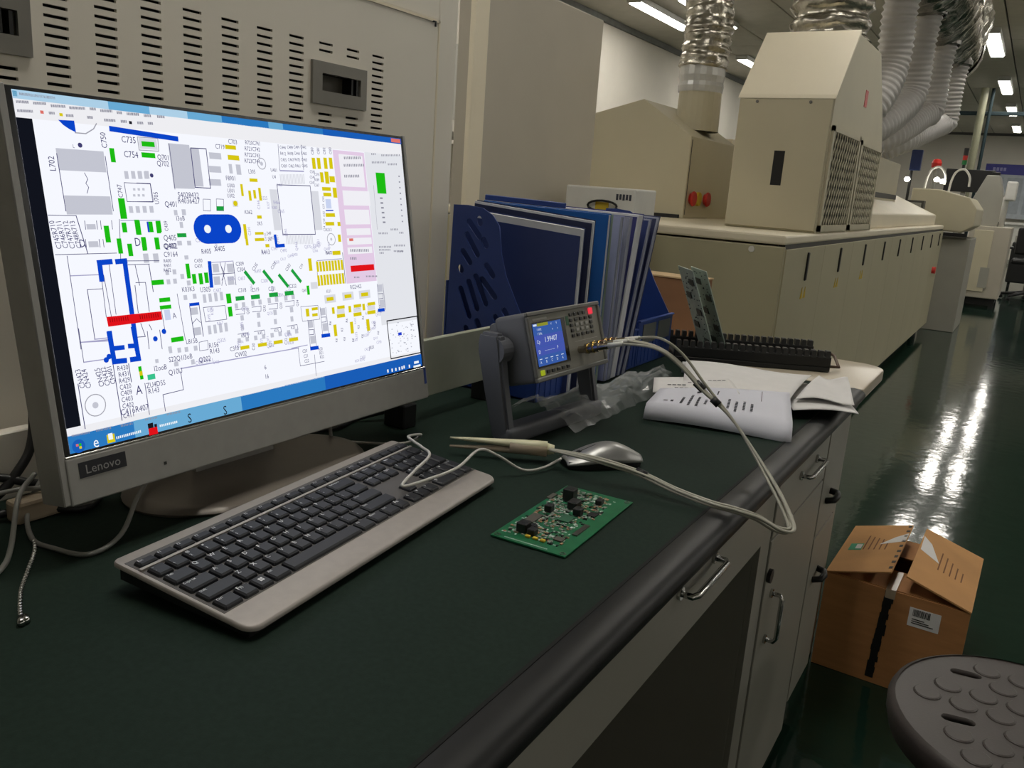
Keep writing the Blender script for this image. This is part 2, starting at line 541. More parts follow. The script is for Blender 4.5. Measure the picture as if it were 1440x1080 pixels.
for k in range(5):
    mk.box(-1.225 + .012 * k, -1.217 + .012 * k, 2.6185, 2.6195, 1.095 + .002 * (k % 2), 1.115)
part('marks', mk, m_ink, wb)
part('stand', MB().box(-1.40, -1.17, 2.64, 2.78, 0, 1.035), m_bgrey, wb)

# ------------------------------------------------------------------ far end of the room
mt = thing('exit_station', 'pale cream unloader with a bulging cover at the oven end', 'machine', (-.8, 9.4, 0))
part('cabinet', MB().box(-.83, -.52, 9.05, 9.9, 0, .90, .006), m_bgrey, mt)
part('cover', MB().prism([(-1.1, .97), (-.62, .95), (-.52, 1.02), (-.52, 1.18), (-.60, 1.28), (-.85, 1.34), (-1.1, 1.34)], 9.05, 10.2, 'y', .012), m_cream, mt)
part('slot', MB().box(-.80, -.56, 9.04, 9.06, .905, .945), m_black, mt)
part('tray', MB().box(-.80, -.56, 9.0, 9.06, .90, .912), m_steel, mt)
rb = thing('dark_control_box', 'dark grey control box on top of the oven exit', 'box', (-1.0, 8.95, 1.01))
part('case', MB().box(-1.18, -.93, 8.6, 8.74, 1.012, 1.22, .004), mat('dark_grey_metal', (70, 68, 62), .5), rb)
part('door', MB().box(-1.16, -.95, 8.594, 8.6, 1.03, 1.20, .003), m_bgrey, rb)
pl = thing('lamp_post', 'thin black post with a blue bracket and a bright spot lamp', 'lamp', (-1.05, 8.3, 1.0))
part('post', MB().cyl((-1.07, 8.52, 1.012), (-1.07, 8.52, 1.62), .012, 8), m_black, pl)
part('bracket', MB().box(-1.09, -1.0, 8.49, 8.55, 1.48, 1.66, .004), mat('dark_blue_bracket', (26, 44, 92), .5), pl)
part('lamp', MB().lathe([(0, .022), (.018, .016), (.026, 0), (.018, -.016), (0, -.022)], (-1.09, 8.48, 1.40), 12), mat('spot_glow', (255, 252, 240), emit=14), pl)
for k, (xx, y0) in enumerate([(-.90, 9.6), (-.70, 9.9)]):
    g = thing('gooseneck_arm', 'curved white gooseneck ' + ('carrying a twin bright lamp' if k == 0 else 'arm beside the red signal lamp'), 'arm', (xx, y0, 1.36))
    part('neck', MB().tube(spline([(xx - .16, y0, 1.32), (xx - .15, y0, 1.45), (xx - .12, y0, 1.54), (xx - .05, y0, 1.57), (xx + .01, y0, 1.50), (xx + .02, y0, 1.40)], 8), .011, 8), m_white, g)
    if k == 0:
        for q in (0, 1):
            part('lamp', MB().lathe([(0, .025), (.022, .015), (.03, 0), (.02, -.02), (0, -.022)], (xx + .0 - .055 * q, y0 - .03, 1.43 + .015 * q), 12), MATS['spot_glow'], g)
# second machine in the aisle
m2 = thing('placement_cabinet', 'beige cabinet on dark feet standing further down the aisle', 'machine', (-.5, 12.2, 0))
part('body', MB().box(-.72, -.27, 11.9, 12.9, .12, 1.0, .01), m_part, m2)
part('door', MB().box(-.66, -.45, 11.885, 11.9, .2, .95, .004), m_cream, m2)
part('vent', MB().box(-.52, -.42, 11.88, 11.9, .25, .5), m_bgrey, m2)
part('grip', MB().box(-.70, -.66, 11.87, 11.9, .2, .35), m_black, m2)
for xx in (-.66, -.33):
    for yy in (11.98, 12.8):
        part('foot', MB().box(xx - .03, xx + .03, yy - .03, yy + .03, 0, .12), m_black, m2)
part('base_skirt', MB().box(-.68, -.31, 11.98, 12.85, .03, .12), m_black, m2)
hd = part('upper_housing', MB().prism([(-.72, 1.0), (-.45, 1.0), (-.40, 1.25), (-.52, 1.62), (-.66, 1.62), (-.78, 1.3)], 12.2, 12.8, 'y', .01), m_bgrey, m2)
part('lamp_arm', MB().tube([(-.40, 12.1, 1.0), (-.40, 12.1, 1.35), (-.32, 12.1, 1.45)], .035, 8), m_white, m2)
part('arm_head', MB().box(-.42, -.30, 12.0, 12.2, 1.32, 1.55, .02), m_white, m2)
part('probe', MB().cyl((-.41, 12.1, .93), (-.41, 12.1, 1.06), .025, 8), m_black, m2)
sm = thing('wall_monitor', 'dark flat monitor above the far machines', 'monitor', (-1.0, 13.2, 1.0))
part('panel', MB().box(-1.22, -.62, 13.2, 13.24, 1.42, 1.72, .006), m_black, sm)
part('side_panel', MB().box(-.66, -.56, 13.15, 13.2, 1.40, 1.70, .006), m_black, sm)
part('pole', MB().box(-1.0, -.94, 13.24, 13.3, 0, 1.6), m_bgrey, sm)
part('stand_arm', MB().box(-1.0, -.6, 13.22, 13.26, 1.5, 1.56), m_bgrey, sm)
st = thing('signal_tower', 'slim signal tower lamp, red over green', 'signal lamp', (-1.02, 13.1, 1.72))
part('stem', MB().cyl((-1.02, 13.22, 1.72), (-1.02, 13.22, 1.78), .02, 10), m_black, st)
part('green_lens', MB().cyl((-1.02, 13.22, 1.78), (-1.02, 13.22, 1.84), .03, 12), mat('green_lens', (30, 120, 60), .3), st)
part('red_lens', MB().cyl((-1.02, 13.22, 1.84), (-1.02, 13.22, 1.90), .03, 12), m_red, st)
part('cap', MB().cyl((-1.02, 13.22, 1.90), (-1.02, 13.22, 2.0), .03, 12), m_black, st)
bc = thing('red_beacon', 'round red beacon on a post among the far machines', 'signal lamp', (-1.15, 10.9, 0))
part('dome', MB().lathe([(0, .05), (.04, .04), (.055, 0), (.05, -.05), (0, -.05)], (-1.12, 10.9, 1.67), 14), m_red, bc)
part('post', MB().cyl((-1.12, 10.9, 0), (-1.12, 10.9, 1.62), .02, 8), m_bgrey, bc)
pp = thing('support_pole', 'pale vertical pole reaching the ceiling with a blue conduit beside it', 'pole', (-1.06, 15, 0))
part('tube', MB().cyl((-1.06, 15, 0), (-1.06, 15, ZC), .055, 14), mat('pale_green_pole', (128, 128, 106), .5), pp)
part('conduit', MB().cyl((-.95, 15.05, 0), (-.95, 15.05, ZC), .025, 10), mat('teal_conduit', (12, 36, 42), .75), pp)
part('base', MB().box(-1.18, -.94, 14.9, 15.1, 0, .02), m_steel, pp)
cdt = thing('ceiling_conduit', 'teal pipe hung across the room below the ceiling', 'pipe', (0, 15.1, 2.62))
part('pipe', MB().box(XL, XR, 15.15, 15.2, 2.62, 2.68, .01), MATS['teal_conduit'], cdt)
for xx in (-3.5, -2, .5, 2.5):
    part('hanger', MB().cyl((xx, 15.17, 2.7), (xx, 15.17, ZC), .012, 8), m_steel, cdt)
# notice board on the back wall
nb = thing('notice_board', 'white notice board with violet-blue header on the back wall', 'board', (-.5, 23.98, 1.0))
part('board', MB().box(-1.36, .6, 23.96, 23.995, 1.08, 2.36, .005), mat('board_white', (190, 198, 205), .5), nb)
part('header', MB().box(-1.36, .6, 23.945, 23.962, 2.12, 2.36), mat('header_blue', (58, 60, 150), .5), nb)
hm = MB()
for k in range(4):
    hm.box(-1.20 + .075 * k, -1.145 + .075 * k, 23.94, 23.946, 2.2, 2.28)
part('header_marks', hm, mat('pale_lilac', (150, 150, 205), .5), nb)
for c in range(4):
    part('notice_sheet', MB().box(-1.27 + .42 * c, -.93 + .42 * c, 23.95, 23.962, 1.2, 2.05), mat('sheet_grey', (170, 178, 186), .6), nb)
part('ledge', MB().box(-1.36, .6, 23.88, 23.97, 1.06, 1.09), m_steel, nb)
dk = thing('white_desk', 'white desk panel below the notice board', 'desk', (-.3, 20, 0))
part('top', MB().box(-.98, .8, 19.7, 20.5, .98, 1.02), m_white, dk)
part('front_panel', MB().box(-.96, .78, 19.75, 19.78, .5, .98), m_white, dk)
for xx in (-.96, .74):
    part('leg', MB().box(xx, xx + .04, 19.76, 19.8, 0, .98), m_bgrey, dk)
    part('leg', MB().box(xx, xx + .04, 20.4, 20.44, 0, .98), m_bgrey, dk)
# office chair, half in the dark
oc = thing('swivel_chair', 'dark swivel chair with pale footring by the far desk', 'chair', (0.0, 13.6, 0))
part('seat', MB().box(-.24, .24, 13.4, 13.85, .5, .58, .03), m_black, oc)
part('backrest', MB().box(-.23, .23, 13.82, 13.9, .62, 1.0, .03), m_black, oc)
part('column', MB().cyl((0, 13.62, .1), (0, 13.62, .5), .03), m_steel, oc)
for k in range(5):
    a = 2 * math.pi * k / 5 + .3
    l = part('leg', MB().tube([(0, 13.62, .12), (.3 * math.cos(a), 13.62 + .3 * math.sin(a), .07)], [.03, .02], 8), m_black, oc)
    part('caster', MB().lathe([(0, .03), (.025, .02), (.03, 0), (.025, -.02), (0, -.03)], (.3 * math.cos(a), 13.62 + .3 * math.sin(a), .03), 10), m_black, l)
part('armrest', MB().box(-.29, -.24, 13.5, 13.8, .70, .73, .01), m_black, oc)
part('backrest_bar', MB().box(-.03, .03, 13.8, 13.86, .5, .8), m_steel, oc)
bb = thing('dark_cart', 'low dark cart beside the beige cabinet', 'cart', (-.02, 15, 0))
part('body', MB().box(-.3, .5, 15.4, 16.1, .12, .75, .02), m_black, bb)
for xx in (-.25, .45):
    for yy in (15.48, 16.02):
        part('wheel', MB().cyl((xx - .015, yy, .06), (xx + .015, yy, .06), .06, 14), m_black, bb)
part('basket', MB().box(-.28, .48, 15.42, 16.08, .75, .85), m_bgrey, bb)

# ------------------------------------------------------------------ tall equipment cabinet behind the bench
CX = -.93
ec = thing('equipment_cabinet', 'tall warm-grey equipment cabinet with rows of vent slots behind the monitor', 'cabinet', (-1.3, .3, 0))
part('carcass', MB().box(-1.70, CX - .026, -.75, 1.268, .0, 1.98, .004), mat('cabinet_inside', (30, 29, 27), .8), ec)
part('side_sheet', MB().box(-1.70, CX - .02, 1.262, 1.270, 0, 1.98), m_cab, ec)
fb = MB()
fb.box(CX - .026, CX - .001, 1.217, 1.270, .0, 1.98, .003)
fb.box(CX - .026, CX - .001, -.75, 1.217, 1.388, 1.98, .003)
fb.box(CX - .026, CX - .001, -.75, 1.217, .0, .79, .003)
part('frame', fb, m_cab, ec)
cols = [.530 + .0575 * k for k in range(-7, 10)]
rows = [1.3075 - .00985 * r for r in range(12)]
plates = [(.916, 1.031), (.399, .514)]
PZ0, PZ1 = 1.2225, 1.282
def slot_ok(yc, z):
    for a, b in plates:
        if a - .02 < yc + .0135 < b + .02 and PZ0 - .007 < z < PZ1 + .007:
            return False
    return True
ys = sorted(set([-.3, 1.213] + [round(c, 4) for c in cols] + [round(c + .027, 4) for c in cols] + [.935, 1.0175, .418, .5005]))
zs = sorted(set([.80, 1.384, 1.2415, 1.266] + [round(r - .0017, 5) for r in rows] + [round(r + .0017, 5) for r in rows]))
dm = MB()
vv = {}
def vtx(i, j):
    if (i, j) not in vv: vv[(i, j)] = dm.bm.verts.new((CX, ys[i], zs[j]))
    return vv[(i, j)]
for i in range(len(ys) - 1):
    for j in range(len(zs) - 1):
        yc, zc = (ys[i] + ys[i + 1]) / 2, (zs[j] + zs[j + 1]) / 2
        hole = False
        for c in cols:
            if c < yc < c + .027:
                for r in rows:
                    if abs(zc - r) < .0016 and slot_ok(c, r): hole = True
        for a, b in ((.935, 1.0175), (.418, .5005)):
            if a < yc < b and 1.2415 < zc < 1.266: hole = True
        if not hole:
            dm.bm.faces.new((vtx(i, j), vtx(i + 1, j), vtx(i + 1, j + 1), vtx(i, j + 1)))
dr = part('vented_door', dm, m_cab, ec)
sd = dr.modifiers.new('thick', 'SOLIDIFY'); sd.thickness = .004; sd.offset = -1
m_plate = mat('grey_handle_plate', (128, 125, 118), .4)
for a, b in plates:
    pm = MB()
    iy0, iy1 = a + .019, b - .0135
    pm.box(CX - .002, CX + .005, a, iy0, PZ0, PZ1); pm.box(CX - .002, CX + .005, iy1, b, PZ0, PZ1)
    pm.box(CX - .002, CX + .005, iy0, iy1, PZ0, 1.2415); pm.box(CX - .002, CX + .005, iy0, iy1, 1.266, PZ1)
    h = part('recessed_handle', pm, m_plate, ec)
    part('recess', MB().box(CX - .020, CX - .016, iy0, iy1, 1.2415, 1.266), mat('recess_shade_grey', (92, 88, 80), .5), h)  # plate grey darkened to paint the shading inside the recess
    part('latch', MB().box(CX - .02, CX + .003, iy1 - .019, iy1 - .015, 1.2425, 1.265), m_black, h)
    part('latch', MB().box(CX - .02, CX + .003, iy1 - .008, iy1 - .004, 1.2425, 1.265), m_black, h)
part('door_hook', MB().tube([(CX, 1.197, 1.385), (CX + .006, 1.197, 1.384), (CX + .006, 1.197, 1.376)], .0018, 6), m_black, ec)
part('door_edge', MB().box(CX - .003, CX + .0015, 1.2125, 1.2165, .80, 1.388), m_cream2, ec)
part('door_edge', MB().box(CX - .003, CX + .0015, -.3, 1.2165, 1.3845, 1.388), m_cream2, ec)

# ------------------------------------------------------------------ worktop
m_top = mat('dark_green_laminate', (30, 44, 37), .7, var=.12, scale=180, bump=.10, bscale=900, spec=.12)
m_edge = mat('black_rubber_edge', (24, 25, 26), .45, var=.08, scale=20, spec=.3)
wt = thing('worktop', 'long dark green laminate worktop with rounded black front edging', 'worktop', (-.55, .6, .72))
part('laminate', MB().box(-.905, -.277, -.7, 1.815, .728, B, .0015, 1), m_top, wt)
ep = [(-.2765, .722), (-.2765, .7605), (-.2640, .7620), (-.2520, .7605), (-.2440, .7570), (-.2398, .7510), (-.2405, .7445), (-.2440, .7395), (-.2450, .7365), (-.2490, .7310), (-.2520, .7220)]
part('edging', MB().prism(ep, -.7, 1.815, 'y'), m_edge, wt, sharp=50)
part('edge_lip', MB().box(-.2795, -.2760, -.7, 1.815, .758, .7611), m_hole, wt)
part('backboard', MB().box(-.905, -.888, -.7, 1.20, B, .835, .0015, 1), m_cab, wt)

def bow(parent, y0, y1, z0, z1, x=-.27, out=.020, r=.0042, m=None):
    m = m or m_chrome
    pts = [(x, y0, z0), (x + out * .8, y0, z0), (x + out, y0 + (y1 - y0) * .08, z0 + (z1 - z0) * .08), (x + out, y1 - (y1 - y0) * .08, z1 - (z1 - z0) * .08), (x + out * .8, y1, z1), (x, y1, z1)]
    h = part('handle', MB().tube(pts, r, 8), m, parent)
    for (yy, zz) in ((y0, z0), (y1, z1)):
        part('rose', MB().cyl((x, yy, zz), (x + .004, yy, zz), .008, 12), m, h)
    return h
FX = -.27
dw = thing('drawer_rail', 'long grey drawer box hung under the green worktop above the knee space', 'drawer', (-.5, .5, .545))
part('box', MB().box(-.80, FX - .012, -.65, 1.215, .63, .727), m_bgrey, dw)
f1 = part('drawer_front', MB().box(FX - .012, FX, .35, 1.222, .615, .722, .002), m_bgrey, dw)
bow(f1, .845, .965, .690, .690)
f2 = part('drawer_front', MB().box(FX - .012, FX, -.6, .346, .615, .722, .002), m_bgrey, dw)
bow(f2, -.2, -.08, .690, .690)
pa = thing('bench_cupboard', 'grey bench cupboard with drawer, lock and upright chrome handle under the worktop', 'cupboard', (-.55, 1.45, 0))
part('carcass', MB().box(-.85, FX - .012, 1.226, 1.668, .0, .727, .002), m_bgrey, pa)
f = part('drawer_front', MB().box(FX - .012, FX, 1.286, 1.664, .602, .722, .002), m_bgrey, pa)
bow(f, 1.43, 1.552, .672, .672)
f = part('door', MB().box(FX - .012, FX, 1.286, 1.664, .03, .598, .002), m_bgrey, pa)
bow(f, 1.335, 1.335, .402, .488)
part('lock', MB().cyl((FX, 1.297, .535), (FX + .006, 1.297, .535), .012, 16), m_black, f)
part('stile', MB().box(FX - .012, FX - .003, 1.226, 1.283, .0, .722), m_bgrey, pa)
kb_ = thing('knee_panel', 'dark panel closing the back of the knee space under the bench', 'panel', (-.8, .4, 0))
part('panel', MB().box(-.82, -.80, -.65, 1.22, .0, .62), mat('dark_green_panel', (40, 46, 42), .7), kb_)
part('rail', MB().box(-.80, -.785, -.65, 1.22, .02, .06), m_bgrey, kb_)

# cream side table carrying on from the bench
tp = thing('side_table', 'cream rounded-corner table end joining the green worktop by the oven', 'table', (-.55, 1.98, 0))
def rounded_end(x0, x1, y0, y1, r):
    pts = [(x0, y0), (x1, y0)]
    for k in range(9):
        a = (math.pi / 2) * k / 8
        pts.append((x1 - r + r * math.cos(a), y1 - r + r * math.sin(a)))
    pts.append((x0, y1))
    return pts
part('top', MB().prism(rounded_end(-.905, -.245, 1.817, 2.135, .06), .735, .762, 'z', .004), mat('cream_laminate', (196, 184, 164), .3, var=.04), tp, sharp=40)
part('carcass', MB().box(-.85, FX - .012, 1.672, 1.865, .085, .72, .002), m_bgrey, tp)
part('apron', MB().box(-.86, -.30, 1.865, 2.10, .69, .735), m_bgrey, tp)
for yy in (1.70, 2.06):
    part('leg', MB().box(-.84, -.80, yy, yy + .03, 0, .73), m_bgrey, tp)
    part('leg', MB().box(-.33, -.30, yy, yy + .03, 0, .73), m_bgrey, tp)
for z0, z1, hz in ((.47, .715, .54), (.09, .466, .362)):
    f = part('drawer_front', MB().box(FX - .012, FX, 1.675, 1.862, z0, z1, .002), m_bgrey, tp)
    part('cup_pull', MB().tube([(FX, 1.725, hz - .004), (FX + .016, 1.730, hz), (FX + .020, 1.745, hz + .004), (FX + .016, 1.762, hz + .006), (FX, 1.768, hz + .006)], .007, 8), m_black, f)

# ------------------------------------------------------------------ all-in-one computer
# local frame of the display: x along the width, y up the panel, z out of the screen
PHI, TLT = math.radians(1.4), math.radians(9.6)
d = Vector((-math.sin(PHI), math.cos(PHI), 0))
nh = Vector((math.cos(PHI), math.sin(PHI), 0))
u_ = Vector((0, 0, math.cos(TLT))) - nh * math.sin(TLT)
n_ = d.cross(u_)
ORG = Vector((-.694, .393, .819))
MM = Matrix((d, u_, n_)).transposed().to_4x4()
MM.translation = ORG
MW, MH = .54, .368
m_alu = mat('silver_grey_plastic', (158, 157, 153), .42, .15, var=.04, scale=60)
m_bez = mat('black_bezel', (16, 17, 20), .25)
mon = thing('desktop_computer', 'silver all-in-one desktop computer showing a circuit board layout', 'computer', (-.76, .66, B))
hs = part('housing', MB().box(0, MW, 0, MH, -.030, -.004, .004, 2, MM).box(.03, MW - .03, .03, MH - .02, -.055, -.028, .01, 2, MM), m_alu, mon, sharp=40)
part('frame_side', MB().box(-.006, .0015, .0, MH, -.034, .0015, .001, 1, MM), m_alu, mon)
part('frame_side', MB().box(MW - .0015, MW + .004, .0, MH, -.022, .0015, .001, 1, MM), m_alu, mon)
part('bezel', MB().box(.0015, MW - .0015, .0425, MH - .001, -.006, .0, .0005, 1, MM), m_bez, mon)
ch = part('chin', MB().box(0, MW, -.001, .0425, -.006, .003, .0015, 2, MM), m_alu, mon)
part('chin_trim', MB().box(.001, MW - .001, .0425, .0445, -.004, .0025, .0005, 1, MM), m_chrome, ch)
bd = part('brand_label', MB().box(.011, .058, .0225, .037, .003, .0036, 0, 1, MM), mat('label_navy', (30, 33, 40), .4), ch)
tm = MB()
put_text(tm, 'Lenovo', lambda x, y: MM @ Vector((.0345 + x, .0298 + y, .0039)), .0118)
part('lettering', tm, mat('label_letters', (150, 150, 150), .4), bd)
part('blue_sticker', MB().box(MW - .006, MW - .001, .020, .043, .0029, .0034, 0, 1, MM), m_blue, ch)
part('indicator', MB().box(.098, .101, .013, .016, .003, .0033, 0, 1, MM), m_black, ch)
part('stand_neck', MB().prism([(-.06, .0), (.06, .0), (.05, .16), (-.05, .16)], -.004, .004, 'y', 0, Matrix.Translation((-.80, .665, B + .008)) @ Matrix.Rotation(math.radians(90), 4, 'Z') @ Matrix.Rotation(math.radians(-8), 4, 'X')), m_alu, mon)
part('stand_base', MB().lathe([(0, .009), (.9, .009), (.97, .0075), (1.0, .003), (.99, 0), (0, 0)], (-.765, .665, B), 48, sx=.105, sy=.165), mat('satin_base', (128, 120, 112), .35, .2), mon, sharp=40)

# the lit picture: flat print on the glass, millimetres from its upper left corner
SW, SH = .527, .317
S0 = Vector(((MW - SW) / 2 + .0005, .0465 + SH, .0006))
def sp(x, y, z=0.0):
    return MM @ Vector((S0.x + x / 1000.0, S0.y - y / 1000.0, S0.z + z))
EM = {}
def em(n, c, s=1.0):
    EM[n] = mat('screen_' + n, c, rough=.4, emit=s, spec=.0)
em('white', (246, 248, 255), 1.0); em('gr', (200, 202, 214), .95); em('lgr', (222, 224, 232), .95); em('gn', (30, 196, 20), .9); em('gn2', (30, 168, 66), .9); em('gn3', (60, 205, 150), .9)
em('yl', (225, 208, 20), .9); em('bl', (10, 70, 205), .95); em('bl2', (40, 70, 215), .9); em('nv', (70, 68, 120), .9); em('lv', (172, 170, 208), .9); em('lg', (170, 170, 182), .9)
em('tg', (150, 150, 165), .9); em('tg2', (185, 187, 200), .9); em('rd', (235, 20, 28), .9); em('rd2', (230, 120, 110), .9); em('dr', (130, 10, 14), .9); em('bk', (30, 30, 38), .8); em('pk', (232, 208, 234), .95)
em('pw', (243, 242, 248), .97); em('wh', (240, 246, 250), 1.0); em('lbl', (205, 216, 245), .95); em('tl', (60, 150, 190), .9); em('dk', (34, 38, 52), .35); em('bar', (46, 130, 205), .85); em('bar2', (110, 178, 222), .9); em('bar3', (28, 100, 196), .85); em('bar4', (176, 212, 236), .95); em('menu', (240, 240, 244), .98); em('side', (232, 234, 240), .95)
scr = part('screen', MB(), EM['white'], mon) if False else None
q = MB(); q.poly([sp(0, 0), sp(0, 317), sp(527, 317), sp(527, 0)])
scr = part('screen', q, EM['white'], mon, label='lit screen with a circuit board drawing')
layers = {}
def lay(c):
    if c not in layers: layers[c] = MB()
    return layers[c]
Z = {'dk': .00006, 'menu': .00006, 'bar': .00006, 'bar2': .00012, 'bar3': .00012, 'side': .00006, 'pk': .0001, 'pw': .00016, 'lgr': .0001, 'gr': .00014, 'lbl': .00014, 'lv': .00018, 'lg': .0002, 'nv': .00024, 'bl': .0003, 'yl': .00028, 'gn': .00028, 'gn2': .00028, 'rd': .00036, 'dr': .0004, 'wh': .00036}
def zz_(c): return Z.get(c, .00032)
def srect(c, x0, y0, x1, y1):
    if y0 > y1: y0, y1 = y1, y0
    if x0 > x1: x0, x1 = x1, x0
    z = zz_(c)
    lay(c).poly([sp(x0, y0, z), sp(x0, y1, z), sp(x1, y1, z), sp(x1, y0, z)])
def sline(c, wd, x0, y0, x1, y1):
    dx, dy = x1 - x0, y1 - y0
    l = math.hypot(dx, dy) or 1
    nx, ny = -dy / l * wd / 2, dx / l * wd / 2
    ex, ey = dx / l * wd / 3, dy / l * wd / 3
    z = zz_(c)
    lay(c).poly([sp(x0 + nx - ex, y0 + ny - ey, z), sp(x0 - nx - ex, y0 - ny - ey, z), sp(x1 - nx + ex, y1 - ny + ey, z), sp(x1 + nx + ex, y1 + ny + ey, z)][::-1])
def sdisc(c, x, y, r, ring=0, z=None):
    z = zz_(c) if z is None else z
    n = 24
    o_ = [sp(x + r * math.cos(2 * math.pi * k / n), y + r * math.sin(2 * math.pi * k / n), z) for k in range(n)]
    if not ring:
        lay(c).poly(o_[::-1]); return
    i_ = [sp(x + (r - .9) * math.cos(2 * math.pi * k / n), y + (r - .9) * math.sin(2 * math.pi * k / n), z) for k in range(n)]
    for k in range(n):
        lay(c).poly([o_[k], i_[k], i_[(k + 1) % n], o_[(k + 1) % n]])
def stext(c, s, x, y, size, rot=0):
    a = math.radians(rot)
    z = zz_(c)
    put_text(lay(c), s, lambda px, py: sp(x + px * .82 * math.cos(a) - py * math.sin(a), y - (px * .82 * math.sin(a) + py * math.cos(a)), z), size * 1.15)
